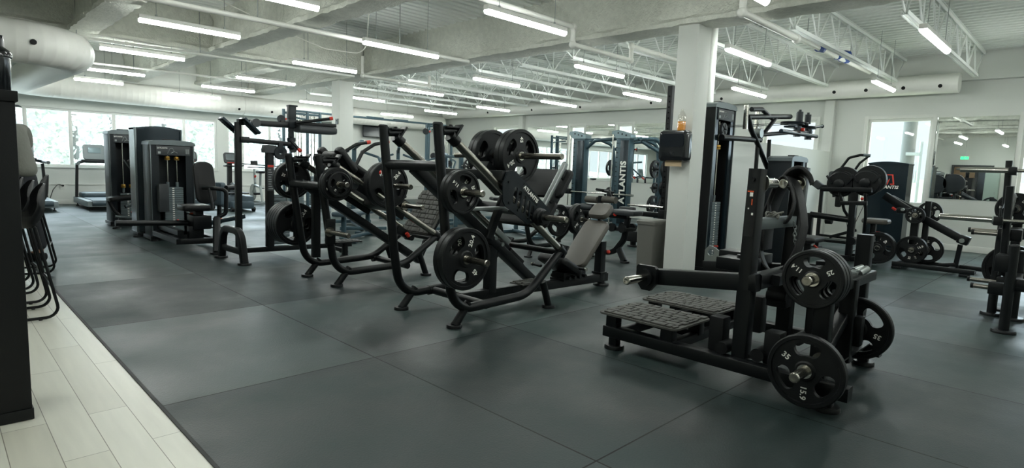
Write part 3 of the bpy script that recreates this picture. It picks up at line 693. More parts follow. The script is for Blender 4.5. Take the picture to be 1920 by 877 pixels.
plates('45', (3.53, 3.50 - .03, 1.30), -Y3, ['20.4 plate topmost on the leg press sled, facing the camera', 'plate tucked right behind the topmost sled plate of the leg press'], 1.05, g1)
plates('45', (3.53, 3.86, 1.30), Y3, ['plate on the far side of the leg press sled, nearer the carriage', 'outer plate on the far side of the leg press sled'], .4, g1)
# ---------------------------------------------------------------- hack squat behind it to the left
yn, yf, ym = 5.12, 5.74, 5.43
t = T('hack_squat', 'black hack squat machine with slanted treaded foot plate, behind the leg press', 'hack squat', (3.3, ym, 0))
slide_frame(t, yn, yf, 1.245, xf=2.575, xr=3.98, zr=.42, rod0=(2.71, 1.175), rod1=(3.98, .42), zc=.965, crossx=3.58, tail=3.95)
nd, pd = Vector((.86, 0, -.511)), Vector((.511, 0, .86))
g = G(); c = Vector((4.03, 5.42, .66)); g.pad(c, pd, Y3, .55, .52, .03, .06, .008); tread_boards(g, c - nd * .015, Y3 * -1, pd, .50, .53, .014, 5); g.done('foot_plate', 'tread', t)
g = G(); g.rtube([(4.02, 5.43, .30), (4.30, 5.43, .70)], .06, .05); g.rtube([(3.95, 5.43, .14), (4.10, 5.43, .42)], .06, .06); g.done('foot_plate_support', 'black', t)
g = G(); 
for y in (yn - .02, yf + .02): g.obox((3.27, y, .86), (.62, .012, .20), Matrix.Rotation(.536, 3, 'Y'), .004)
g.obox((3.05, ym, .985), (.12, .66, .07), Matrix.Rotation(.536, 3, 'Y'), .006); g.obox((3.45, ym, .745), (.10, .66, .07), Matrix.Rotation(.536, 3, 'Y'), .006); g.obox((3.2, ym, .93), (.62, .12, .06), Matrix.Rotation(.536, 3, 'Y'), .006); g.done('sled_carriage', 'black', t)
G().pad((3.13, 5.42, 1.10), Vector((.62, 0, -.36)).normalized(), Y3, .70, .34, .075, .06, .025).done('backrest', 'pad', t)
for y in (5.26, 5.62):
    G().pad((2.93, y, 1.21), Vector((.55, 0, -.70)).normalized(), Y3, .30, .13, .075, .05, .025).done('shoulder_pad', 'pad', t)
    g = G(); g.tube([(2.96, y, 1.02), (3.12, y + .02, 1.30), (3.26, y + .02, 1.385), (3.40, y + .02, 1.415)], .018, .09); g.done('handle', 'black', t)
    G().cyl((3.38, y + .02, 1.411), (3.425, y + .02, 1.42), .021, 14).done('handle_cap', 'red', t)
g = G()
for s_, y in ((-1, yn - .04), (1, yf + .04)):
    horn(g, (3.14, y, .99), (3.14, y + s_ * (.62 if s_ < 0 else .40), .99), .0245); horn(g, (3.50, y, .77), (3.50, y + s_ * .32, .77), .0245)
    horn(g, (2.68, y, .99), (2.68, y + s_ * .30, .99)); horn(g, (2.66 if s_ < 0 else 2.70, y, .54), (2.66 if s_ < 0 else 2.70, y + s_ * .36, .54))
g.done('loading_horn', 'brushed', t)
g = G(); 
for s_, y in ((-1, yn - .03), (1, yf + .03)): g.box(2.63, 2.72, y - .02, y + .02, .42, .66, .006); g.cyl((2.68, y, .99), (2.68, y + s_ * .05, .99), .05, 16)
g.rtube([(2.70, 5.43, .96), (2.70, 5.43, .25)], .07, .07, up=X3); g.done('horn_base', 'black', t)
g = G(); g.obox((3.62, 5.30, .47), (.16, .06, .08), Matrix.Rotation(.536, 3, 'Y'), .006); g.cyl((3.72, 5.25, .40), (3.72, 5.36, .40), .03, 12); g.done('brake_block', 'black', t)
g = G(); g.tube([(3.64, 5.24, .46), (3.67, 5.24, .42)], .02); g.done('lever_grip', 'red', t)
g1 = 'plates on the hack squat'
plates('25', (2.68, 4.975, .99), -Y3, ['plate behind the small 10 plate on the near upper horn of the hack squat', 'rearmost plate on the near upper horn of the hack squat'], .9, g1)
plates('10', (2.68, 4.935, .99), -Y3, ['small 10 plate foremost on the near upper horn of the hack squat'], 3.49, g1)
plates('35', (2.68, 5.90, .989), -Y3, ['35 plate half hidden by the left post of the hack squat', 'plate behind the half hidden 35 plate on the hack squat left post'], 2.15, g1)
plates('45', (2.70, 5.87, .538), -Y3, ['front 20.4 plate of the thick low stack at the left of the hack squat', 'second plate of the thick low stack at the left of the hack squat', 'third plate of the thick low stack at the left of the hack squat', 'fourth plate of the thick low stack at the left of the hack squat', 'rearmost plate of the thick low stack at the left of the hack squat'], -1.66, g1, dspin=.2)
plates('45', (3.14, 4.84, .99), -Y3, ['big plate on the near sled horn of the hack squat', 'second big plate tucked behind it on the near sled horn of the hack squat'], -1.83, g1)
plates('45', (3.14, 5.90, .99), Y3, ['plate on the far sled horn of the hack squat'], -.3, g1)
# ================================================================= belt squat in the right foreground
t = T('belt_squat', 'black belt squat machine with two treaded foot platforms in the right foreground', 'belt squat', (3.7, 1.6, 0))
def bar(g, a, b, w_=.075, h_=.075, up=None): g.rtube([a, b], w_, h_, up=up or (Z3 if abs((Vector(b) - Vector(a)).normalized().z) < .9 else X3), rad=.008)
g = G(); bar(g, (3.28, 2.32, .115), (3.28, .80, .115), .08, .075); bar(g, (4.30, 2.40, .115), (4.30, .90, .115), .08, .075)
for y in (2.22, 1.84, 1.02): bar(g, (3.28, y, .115), (4.30, y, .115), .06, .06)
bar(g, (3.74, 2.22, .10), (3.74, 1.84, .10), .05, .05); g.done('base_frame', 'black', t)
for x, y in ((3.285, 2.25), (3.285, .905), (4.32, 1.0), (4.30, 2.30)):
    g = G(); g.foot(x, y, .068, .026); g.rtube([(x, y, .02), (x, y, .18 if y > 2 else .10)], .06, .06, up=X3); g.done('foot', 'black', t)
for x0, x1, y0, y1, sd in ((3.225, 3.705, 1.765, 2.365, 2), (3.84, 4.30, 1.80, 2.42, 9)):
    cx, cy = (x0 + x1) / 2, (y0 + y1) / 2
    g = G(); g.prism(rrect(x1 - x0, y1 - y0, .05, 4), [], (cx, cy, .232), X3, Y3, .012); tread_boards(g, (cx, cy, .244), Y3 * -1, X3, y1 - y0 - .03, x1 - x0 - .03, .010, sd); g.done('foot_platform', 'tread', t)
    g = G()
    for a, b in ((x0 + .06, y1 - .10), (x0 + .06, y0 + .08), (x1 - .06, y1 - .10), (x1 - .06, y0 + .08)): g.box(a - .035, a + .035, b - .04, b + .04, .13, .232, .004)
    g.done('platform_riser', 'black', t)
# belt posts and lever frame
g = G(); g.rtube([(3.34, 1.40, .14), (3.335, 1.395, .60)], .085, .085, up=X3, rad=.008); g.done('pivot_post', 'black', t)
g = G(); g.rtube([(3.34, 1.40, .55), (3.36, 1.395, 1.245)], .075, .10, up=X3, rad=.012); g.done('front_post', 'black', t)
g = G(); g.prism(rrect(.055, .27, .008), [], (3.3035, 1.397, .995), Y3 * -1, Vector((.03, 0, 1)), .002); lab = g.done('instruction_label', 'gloss', t)
g = G()
for i, (dy, z, s_) in enumerate(((0, 1.10, .05), (-.012, .99, .03), (.012, 1.02, .02), (0, .945, .04), (-.01, .90, .03), (.01, .875, .028), (-.012, .91, .02))):
    g.box(3.3005, 3.3012, 1.397 + dy - s_ * .18, 1.397 + dy + s_ * .18, z - s_ * .22, z + s_ * .22)
g.done('label_print', 'white', lab)
g = G(); g.box(3.3002, 3.301, 1.385, 1.42, 1.113, 1.121); g.box(3.3002, 3.301, 1.388, 1.394, 1.04, 1.075); g.done('label_mark', 'orange', lab)
g = G(); g.cyl((3.305, 1.395, 1.185), (3.29, 1.395, 1.185), .012, 10); g.done('bolt', 'black', t)
# lever arms: a U-frame with two long arms towards +Y
g = G(); g.rtube([(3.33, 1.98, .535), (3.33, 1.39, .595), (3.33, 1.33, .60)], .075, .10, up=Z3, rad=.01); g.rtube([(3.36, 1.36, .60), (4.00, 1.36, .60)], .075, .09, up=Z3, rad=.01); g.rtube([(3.98, 1.98, .535), (3.98, 1.33, .60)], .075, .10, up=Z3, rad=.01); g.rtube([(4.1, 1.30, .60), (3.5, 1.30, .60)], .05, .06, up=Z3); arm = g.done('lever_arm', 'black', t)
g = G(); g.prism([(-.075, .06), (-.065, .075), (.055, .075), (.07, .06), (.07, -.035), (.03, -.085), (-.03, -.085), (-.075, -.03)], [], (3.275, 2.01, .535), Y3 * -1, Z3, .03); g.cyl((3.28, 2.01, .535), (3.22, 2.01, .535), .055, 24); g.done('end_bracket', 'black', arm)
g = G(); horn(g, (3.24, 2.01, .535), (3.02, 2.01, .535), .0255); g.done('carry_horn', 'chrome', arm)
g = G(); tri = [(-.10, .0), (-.10, .09), (-.07, .125), (-.03, .115), (.17, .0)]; g.prism(tri, [circ(.024, 16, -.055, .075), circ(.024, 16, .03, .042)], (3.97, 1.88, .575), Y3 * -1, Z3, .012); g.cyl((3.965, 1.90, .60), (3.955, 1.90, .60), .009, 8); g.done('link_plate', 'steel', arm)
g = G(); g.box(3.60, 3.78, 1.50, 1.72, .60, .68, .006); g.box(3.80, 3.96, 1.50, 1.80, .62, .70, .006); g.cyl((3.68, 1.60, .68), (3.68, 1.60, .70), .018, 10); g.cyl((3.72, 1.55, .68), (3.72, 1.55, .70), .014, 10); g.done('pivot_housing', 'black', t)
# rear post with the belts
g = G(); g.rtube([(3.93, 1.38, .60), (3.96, 1.37, 1.27)], .08, .11, up=X3, rad=.012); g.rtube([(3.93, 1.38, .14), (3.93, 1.38, .60)], .085, .085, up=X3); g.done('rear_post', 'black', t)
g = G(); g.rtube([(3.36, 1.395, .93), (3.95, 1.375, .93)], .06, .065, up=Z3, rad=.006); g.done('crossbar', 'silver', t)
g = G(); horn(g, (3.91, 1.375, 1.165), (3.70, 1.38, 1.165), .03); horn(g, (3.39, 1.395, 1.165), (3.60, 1.39, 1.165), .03); g.done('belt_peg', 'chrome', t)
# weight end (towards the camera right)
g = G()
for x, y, z1 in ((4.24, 1.04, .86), (3.42, 1.0, .62), (3.86, 1.0, .62), (4.24, 1.30, .62)): g.rtube([(x, y, .12), (x, y, z1)], .085, .075, up=X3, rad=.008)
g.rtube([(3.36, 1.02, .60), (4.30, 1.02, .60)], .10, .06, up=Z3); g.rtube([(3.40, 1.02, .17), (3.90, 1.02, .42)], .07, .06, up=Z3); g.rtube([(4.24, 1.04, .60), (4.24, 1.36, .60)], .06, .06); g.box(3.5, 4.28, .96, 1.12, .15, .16); g.done('weight_frame', 'black', t)
g = G(); horn(g, (3.40, 1.0, .69), (3.10, 1.0, .69), .0255); horn(g, (3.38, .975, .225), (2.97, .975, .225), .0255); horn(g, (3.90, .975, .30), (4.10, .975, .30), .0255); g.done('loading_horn', 'brushed', t)
g = G(); g.box(3.40, 3.50, .94, 1.06, .62, .76, .006); g.box(3.37, 3.44, .93, 1.02, .15, .30, .006); g.box(3.86, 3.93, .92, 1.05, .22, .40, .006); g.done('horn_base', 'black', t)
g = G()
for x, y, z1 in ((3.36, 1.55, .36), (3.36, 1.22, .34)): g.box(x - .05, x + .05, y - .045, y + .045, .15, z1, .012)
for x, y in ((3.98, 1.58), (3.98, 1.20)): g.box(x - .05, x + .05, y - .05, y + .05, .15, .40, .012)
for x, y, z in ((3.33, 1.49, .19), (3.90, 1.26, .19), (3.33, 1.28, .20)): g.cyl((x - .06, y, z), (x + .06, y, z), .038, 18)
g.box(3.70, 3.80, 1.3, 1.42, .40, .56, .008); g.cyl((3.72, 1.30, .47), (3.72, 1.42, .47), .035, 14)
for q in ((3.34, 1.34, .155), (3.36, 1.42, .155), (3.92, 1.18, .155), (3.5, 1.02, .64)): g.cyl(q, (q[0], q[1], q[2] + .02), .016, 8)
g.done('mechanism_block', 'blackmat', t)
g = G(); g.cyl((4.02, 1.0, .635), (4.10, .98, .66), .022, 12); g.cyl((4.10, 1.05, .64), (4.16, 1.02, .66), .018, 12); g.obox((4.05, 1.03, .635), (.12, .06, .02), None, .004); g.done('lock_clip', 'steel', t)
# belts hanging on the peg
def belt(label, peg, drop, half, width, tilt, th=.010):
    cx, cy, cz = peg; pts = []
    for k in range(25):
        a = PI + PI * k / 24 if False else 2 * PI * k / 24 + PI / 2
        r = 1.0; x = math.cos(a) * half; z = math.sin(a)
        zz = cz + .045 - drop / 2 + z * drop / 2
        pts.append((cx + tilt * (zz - cz), cy + x * (1 - .35 * max(0, z)), zz))
    g = G(); g.sweep(pts[:-1], rrect(width, th, .004, 2), up=(Vector(pts[0]) - Vector((cx, cy, cz - drop / 2))).normalized(), closed=True)
    return tag(g.done('squat_belt', 'belt'), label, 'belt', 'belts hung on the belt squat')
belt('wide black leather belt hanging lowest on the peg of the belt squat', (3.80, 1.385, 1.165), .60, .13, .095, .16)
belt('narrow black belt looped over the chrome peg of the belt squat', (3.725, 1.385, 1.165), .30, .075, .045, .05)
g = G(); bx = [(3.80, 1.487, .74), (3.80, 1.484, .92), (3.81, 1.462, 1.03), (3.82, 1.432, 1.145), (3.83, 1.385, 1.235), (3.84, 1.33, 1.262), (3.85, 1.278, 1.215), (3.85, 1.262, 1.17)]
g.sweep(fillet(bx, .12), rrect(.15, .022, .008, 2), up=(0, .3, 0)); tag(g.done('squat_belt', 'belt'), 'stiff padded belt draped over the top of the rear post of the belt squat', 'belt', 'belts hung on the belt squat')
# tangled cord tied at the crossbar
rd = random.Random(4); g = G(); P = [(3.62 + .05 * math.cos(i * 1.9) + rd.uniform(-.02, .02), 1.385 + .045 * math.sin(i * 1.3), .975 + .025 * math.sin(i * 2.1)) for i in range(14)]
g.tube(P, .006, .02, 6, 3); g.tube([(3.66, 1.40, .985), (3.70, 1.44, .95), (3.74, 1.45, .97)], .006, .02, 6); tag(g.done('tied_cord', 'grey'), 'pale cord knotted on the crossbar of the belt squat', 'cord')
rd = random.Random(3); g = G()
P = [Vector((3.80 + .012 * math.sin(i), 1.33 - .0035 * i, .93 - .021 * i)) for i in range(16)]
for i in range(15): 
    u_, v_, w_ = frame(P[i + 1] - P[i]); u_, v_ = (u_, v_) if i % 2 else (v_, u_)
    L_ = []
    for k in range(12): L_.append((P[i] + P[i + 1]) / 2 + w_ * math.sin(2 * PI * k / 12) * .017 + u_ * math.cos(2 * PI * k / 12) * .009)
    g.tube(L_, .0028, 0, 5, closed=True)
tag(g.done('hanging_chain', 'steel'), 'thin steel chain hanging beside the belts of the belt squat', 'chain')
g1 = 'plates on the belt squat'
plates('25', (3.20, 1.0, .69), -X3, ['front 11.4 plate of the upper stack on the belt squat', 'second plate of the upper stack on the belt squat', 'third plate of the upper stack, nearest the post of the belt squat'], 0, g1, dspin=0.1)
plates('35', (3.14, .975, .225), -X3, ['big 15.9 plate low at the near corner of the belt squat'], 2.09, g1)
plates('35', (4.02, .975, .30), -X3, ['big 35 plate at the rear right of the belt squat, behind the frame'], -.78, g1)
# ================================================================= front desk, stools, person
t = T('front_cabinet', 'tall black cabinet cropped at the left edge with a bottle on top', 'cabinet', (-.03, 3.43, 0))
g = G(); g.box(-.35, .285, 3.285, 3.58, .05, 1.40, .004); g.done('body', 'blackmat', t)
g = G(); g.box(-.36, .295, 3.275, 3.59, 1.40, 1.445, .004); g.done('top', 'blackmat', t)
g = G(); g.box(-.35, .290, 3.28, 3.585, 0, .05, .002); g.done('plinth', 'blackmat', t)
t = T('bar_counter', 'dark bar counter behind the black cabinet where the stools stand', 'counter', (-.2, 7.0, 0))
G().box(-.55, .0, 5.0, 9.0, 0, 1.0, .004).done('body', 'blackmat', t); G().box(-.6, .16, 4.95, 9.05, 1.0, 1.04, .006).done('worktop', 'panel', t)
t = T('shaker_bottle', 'dark bottle with a ridged cap standing on the black cabinet', 'bottle', (.235, 3.45, 1.445))
G().lathe([(0, 0), (.050, 0), (.054, .006), (.058, .15), (.058, .155), (0, .155)], (.235, 3.45, 1.445), Z3, 32).done('body', 'gloss', t)
g = G(); g.lathe([(.061, .150), (.064, .153), (.064, .168), (.058, .178), (.044, .190), (.038, .195), (.038, .228), (.034, .232), (0, .232)], (.235, 3.45, 1.445), Z3, 32); g.box(.20, .27, 3.44, 3.46, 1.675, 1.69, .004); g.done('cap', 'gloss', t)
def stool(x, y, rz, label):
    t = T('bar_stool', label, 'bar stool', (x, y, 0), rz, 'black bar stools at the counter')
    # built around the origin facing -X, back towards +X
    o = Vector((x, y, 0)); rot = Matrix.Rotation(rz, 3, 'Z')
    def W(p): return o + rot @ Vector(p)
    g = G()
    for s in (-1, 1):
        yy = .20 * s
        g.tube([W((.12, yy * .80, .66)), W((.235, yy, .015)), W((-.235, yy, .015)), W((-.12, yy * .8, .66))], .0105, .07, 10)
    for xx, zz in ((-.205, .20), (.19, .27)): g.tube([W((xx, -.185, zz)), W((xx, .185, zz))], .009, 0, 8)
    g.tube([W((.12, -.16, .655)), W((.12, .16, .655))], .01, 0, 8); g.tube([W((-.12, -.16, .655)), W((-.12, .16, .655))], .01, 0, 8)
    g.done('sled_frame', 'black', t)
    g = G()
    for s in (-1, 1):
        for xx in (-.15, .12): g.cyl(W((xx, .20 * s, 0)), W((xx, .20 * s, .012)), .012, 10)
    g.done('glide', 'rubber_foot', t)
    # bucket shell
    g = G(); nu, nv = 14, 12; grid = []
    for i in range(nu + 1):
        u_ = i / nu; row = []
        for j in range(nv + 1):
            v_ = j / nv * 2 - 1
            if u_ < .5: px_, pz = -.20 + .32 * (u_ / .5), .675 + .012 * math.cos(u_ / .5 * PI)
            else:
                a = (u_ - .5) / .5; px_, pz = .12 + .055 * math.sin(min(1, a * 2) * PI / 2) + .02 * a, .665 + .30 * a ** 1.15
            hw = .205 * (1 - .12 * (1 - min(1, u_ * 3))) * (1 - .36 * max(0, (u_ - .70) / .30) ** 2)
            yy = v_ * hw; lift = .075 * abs(v_) ** 3 * (1 if u_ < .6 else max(0, 1 - (u_ - .6) / .4)); fwd = -.085 * abs(v_) ** 2.2 * max(0, (u_ - .35) / .65) * (1 - .5 * max(0, (u_ - .75) / .25)); pz -= .05 * abs(v_) ** 3 * max(0, (u_ - .75) / .25)
            row.append(Vector((px_ + fwd, yy, pz + lift)))
        grid.append(row)
    A = [[g.bm.verts.new(W(p)) for p in r] for r in grid]
    B = [[g.bm.verts.new(W(p + Vector((.012 if i > nu * .55 else 0, 0, -.022 if i < nu * .55 else -.004)))) for p in r] for i, r in enumerate(grid)]
    for i in range(nu):
        for j in range(nv):
            g.face((A[i][j], A[i][j + 1], A[i + 1][j + 1], A[i + 1][j])); g.face((B[i][j], B[i + 1][j], B[i + 1][j + 1], B[i][j + 1]))
    for i in range(nu): g.face((A[i][0], A[i + 1][0], B[i + 1][0], B[i][0])); g.face((A[i][nv], B[i][nv], B[i + 1][nv], A[i + 1][nv]))
    for j in range(nv): g.face((A[0][j], B[0][j], B[0][j + 1], A[0][j + 1])); g.face((A[nu][j], A[nu][j + 1], B[nu][j + 1], B[nu][j]))
    g.done('seat_shell', 'pad', t, smooth=60)
stool(.405, 5.42, 0, 'nearest black shell bar stool beside the cabinet')
stool(.405, 6.02, 0.03, 'second black bar stool, peeking out behind the nearest one')
stool(.395, 6.62, -.03, 'third black bar stool, mostly hidden behind the nearer two')
stool(.66, 7.40, -.16, 'black bar stool pulled out farthest, standing in front of the person')
# person leaning at the counter
t = T('person', 'person in grey T-shirt, dark trousers and cap at the counter, seen from behind', 'person', (.72, 8.1, 0))
M['skin'] = mk('skin', (.42, .24, .16), .5); M['tee'] = mk('grey_tee', (.17, .175, .15), .85, bump=.3, bscale=18); M['trous'] = mk('dark_trousers', (.012, .014, .018), .8); M['hair'] = mk('dark_hair', (.02, .015, .01), .7); M['cap'] = mk('dark_cap', (.02, .03, .04), .8)
def skin(name, joints, bones, mat, parent, sub=2, root=0):
    me = D.meshes.new(name); inv = wm(parent).inverted()
    me.from_pydata([tuple(inv @ Vector(j[:3])) for j in joints], bones, []); o = D.objects.new(name, me); COL.objects.link(o)
    md = o.modifiers.new('skin', 'SKIN'); md.use_smooth_shade = True; md.branch_smoothing = .4
    for i, j in enumerate(joints):
        r = j[3]; me.skin_vertices[0].data[i].radius = r if isinstance(r, tuple) else (r, r)
    me.skin_vertices[0].data[root].use_root = True
    s = o.modifiers.new('sub', 'SUBSURF'); s.levels = sub; s.render_levels = sub
    dg = bpy.context.evaluated_depsgraph_get(); m2 = D.meshes.new_from_object(o.evaluated_get(dg)); o.modifiers.clear(); o.data = m2
    m2.shade_smooth(); m2.materials.clear(); m2.materials.append(M[mat]); o.parent = parent; return o
PX, PY = .72, 8.1
J = [(PX, PY, .86, .055), (PX + .01, PY, .98, .06), (PX - .02, PY, 1.12, .06), (PX - .06, PY, 1.27, .06), (PX - .11, PY, 1.375, .075), (PX - .15, PY, 1.43, .055), (PX - .185, PY, 1.50, .082), (PX - .20, PY, 1.56, .088), (PX - .195, PY, 1.61, .06),
     (PX, PY - .10, .78, .045), (PX - .02, PY - .11, .46, .065), (PX + .02, PY - .11, .09, .042), (PX - .12, PY - .115, .04, .036),
     (PX, PY + .10, .78, .045), (PX + .04, PY + .11, .46, .065), (PX + .08, PY + .11, .09, .042), (PX - .06, PY + .115, .04, .036),
     (PX - .09, PY - .16, 1.315, .040), (PX - .14, PY - .225, 1.20, .042), (PX - .19, PY - .24, 1.09, .040), (PX - .31, PY - .20, 1.12, .036), (PX - .42, PY - .15, 1.15, .028),
     (PX - .09, PY + .16, 1.315, .040), (PX - .14, PY + .23, 1.20, .042), (PX - .19, PY + .24, 1.09, .040), (PX - .31, PY + .20, 1.12, .036), (PX - .42, PY + .15, 1.15, .028)]
Bn = [(0, 1), (1, 2), (2, 3), (3, 4), (4, 5), (5, 6), (6, 7), (7, 8), (0, 9), (9, 10), (10, 11), (11, 12), (0, 13), (13, 14), (14, 15), (15, 16), (3, 17), (17, 18), (18, 19), (19, 20), (20, 21), (3, 22), (22, 23), (23, 24), (24, 25), (25, 26)]
k = len(J)
for sgn, wrist in ((-1, 21), (1, 26)):       # palms and fingers
    wx, wy, wz = J[wrist][:3]; J.append((wx - .055, wy, wz + .004, (.034, .016))); Bn.append((wrist, len(J) - 1)); pm = len(J) - 1
    for f in range(4):
        a = -sgn * (.024 - .016 * f); L_ = (.068, .076, .071, .056)[f]
        J.append((wx - .085, wy + a, wz + .004, .0095)); Bn.append((pm, len(J) - 1)); J.append((wx - .085 - L_ * .5, wy + a * 1.1, wz - .006, .0085)); Bn.append((len(J) - 2, len(J) - 1)); J.append((wx - .085 - L_ * .9, wy + a * 1.15, wz - .024, .007)); Bn.append((len(J) - 2, len(J) - 1))
    J.append((wx - .035, wy - sgn * -.036, wz - .004, .011)); Bn.append((wrist, len(J) - 1)); J.append((wx - .07, wy + sgn * .050, wz - .012, .009)); Bn.append((len(J) - 2, len(J) - 1))
skin('body', J, Bn, 'skin', t)
shirt = [(PX + .005, PY, .84, (.172, .172)), (PX + .01, PY, .98, (.150, .150)), (PX - .02, PY, 1.12, (.135, .135)), (PX - .06, PY, 1.27, (.130, .130)), (PX - .10, PY, 1.37, (.10, .10)),
         (PX - .085, PY - .175, 1.335, .088), (PX - .13, PY - .235, 1.20, .072), (PX - .155, PY - .24, 1.15, .070), (PX - .085, PY + .175, 1.335, .088), (PX - .13, PY + .235, 1.20, .072), (PX - .155, PY + .24, 1.15, .070)]
skin('shirt', shirt, [(0, 1), (1, 2), (2, 3), (3, 4), (3, 5), (5, 6), (6, 7), (3, 8), (8, 9), (9, 10)], 'tee', t)
tr = [(PX + .01, PY, .98, .105), (PX + .005, PY, .86, .150), (PX, PY - .095, .76, .112), (PX - .02, PY - .11, .46, .082), (PX + .02, PY - .11, .10, .070), (PX, PY + .095, .76, .112), (PX + .04, PY + .11, .46, .082), (PX + .08, PY + .11, .10, .070)]
skin('trousers', tr, [(0, 1), (1, 2), (2, 3), (3, 4), (1, 5), (5, 6), (6, 7)], 'trous', t, root=1)
for dx, dy in ((.0, -.11), (.06, .11)): G().pad((PX + dx - .05, PY + dy, .045), X3, Y3, .27, .095, .09, .045, .03).done('shoe', 'blackmat', t)
g = G(); g.ball((PX - .19, PY, 1.565), .098, 20, (1.08, .95, .95)); hair = g.done('hair', 'hair', t)
g = G(); g.lathe([(.102, 0), (.104, .03), (.092, .075), (.06, .105), (0, .115)], (PX - .19, PY, 1.565), Z3, 24); g.sweep([(PX - .10, PY, 1.575), (PX - .04, PY, 1.57), (PX + .0, PY, 1.555)], rrect(.15, .008, .003), up=Z3); g.done('cap', 'cap', t)
g = G()                                                           # face: nose, ears, eyes
g.ball((PX - .285, PY, 1.525), .016, 10, (1.1, .8, 1.3))
for s in (-1, 1): g.ball((PX - .185, PY + s * .088, 1.53), .026, 10, (.7, .35, 1.1))
g.done('face_feature', 'skin', t)
g = G()
for s in (-1, 1): g.ball((PX - .275, PY + s * .032, 1.545), .010, 8)
g.box(PX - .285, PY * 0 + PX - .27, PY - .02, PY + .02, 1.487, 1.491); g.done('eye', 'hair', t)

t.scale = (1.05, 1.05, 1.06); t.rotation_euler.z = -.85; t.location.x = .70
# ================================================================= cardio machines along the windows
M['paleteal'] = mk('pale_steel_blue', (.17, .23, .25), .35, metal=.5)
M['tdeck'] = mk('blue_grey_deck', (.055, .085, .105), .45); M['tgrey'] = mk('treadmill_grey', (.22, .26, .27), .4)
def treadmill(x0, label, x1=None):
    x1 = x0 + .80; xm = (x0 + x1) / 2
    t = T('treadmill', label, 'treadmill', (xm, 15.5, 0), group='treadmills under the windows')
    g = G(); g.box(x0, x1, 14.62, 16.25, .075, .20, .02); g.done('deck_frame', 'tgrey', t)
    g = G(); g.box(x0 + .10, x1 - .10, 14.60, 15.95, .195, .212, .004); g.cyl((x0 + .08, 14.63, .155), (x1 - .08, 14.63, .155), .055, 20); g.done('running_belt', 'tdeck', t)
    g = G(); g.pad((xm, 16.0, .25), X3, Y3, .62, .48, .12, .08, .04); g.done('motor_hood', 'tdeck', t)
    g = G()
    for xx in (x0 + .03, x1 - .03): g.rtube([(xx + (.05 if xx < xm else -.05) * 0, 16.02, .2), (xx + (.035 if xx < xm else -.035), 16.06, .92)], .05, .09, up=Y3)
    g.done('upright', 'blackmat', t)
    g = G(); g.tube([(x0 + .02, 15.62, .95), (x0 + .05, 16.0, .955), (x0 + .20, 16.12, .99), (x1 - .20, 16.12, .99), (x1 - .05, 16.0, .955), (x1 - .02, 15.62, .95)], .032, .1); g.obox((xm, 16.1, 1.0), (.50, .10, .07), None, .02); g.done('handrail', 'panel', t)
    for xx in (x0 + .02, x1 - .02): G().tube([(xx, 15.58, .95), (xx, 15.74, .952)], .036).done('handrail_grip', 'silver', t)
    c = G(); c.pad((xm, 16.12, 1.20), X3, Vector((0, .25, 1)), .42, .34, .05, .05, .015); c = c.done('console', 'tgrey', t)
    G().pad((xm - .0, 16.093, 1.245), X3, Vector((0, .25, 1)), .24, .13, .012, .01, .004).done('screen', 'paleteal', c)
    g = G()
    for a in range(4): g.obox((xm - .06 + .04 * a, 16.075, 1.10), (.012, .006, .008), None, .001)
    g.done('button', 'red', c)
    g = G()
    for xx in (x0 + .06, x1 - .06):
        g.foot(xx, 14.72, .03, .02); g.cyl((xx, 14.72, .02), (xx, 14.72, .09), .012, 10); g.foot(xx, 16.15, .03, .02); g.cyl((xx, 16.15, .02), (xx, 16.15, .09), .012, 10)
    g.done('foot', 'blackmat', t)
treadmill(1.05, 'treadmill under the window just right of the person'); treadmill(2.32, 'treadmill under the window left of the dark weight towers')
t = T('wall_outlet', 'white wall outlet between the two treadmills', 'outlet', (2.2, YW, .4))
G().box(2.15, 2.25, YW - .012, YW - .016 + .016, .33, .47, .004).done('cover_plate', 'trim', t)
t = T('power_cord', 'black power cord looping from the wall outlet to a treadmill', 'cord', (2.2, YW - .03, .4))
g = G(); g.cyl((2.2, YW - .012, .42), (2.2, YW - .05, .42), .022, 12); g.done('plug', 'blackmat', t); G().tube([(2.2, YW - .05, .42), (2.10, YW - .12, .46), (2.0, YW - .2, .34), (1.92, YW - .3, .13), (1.82, YW - .4, .10)], .008, .08, 8).done('cable', 'cable', t)
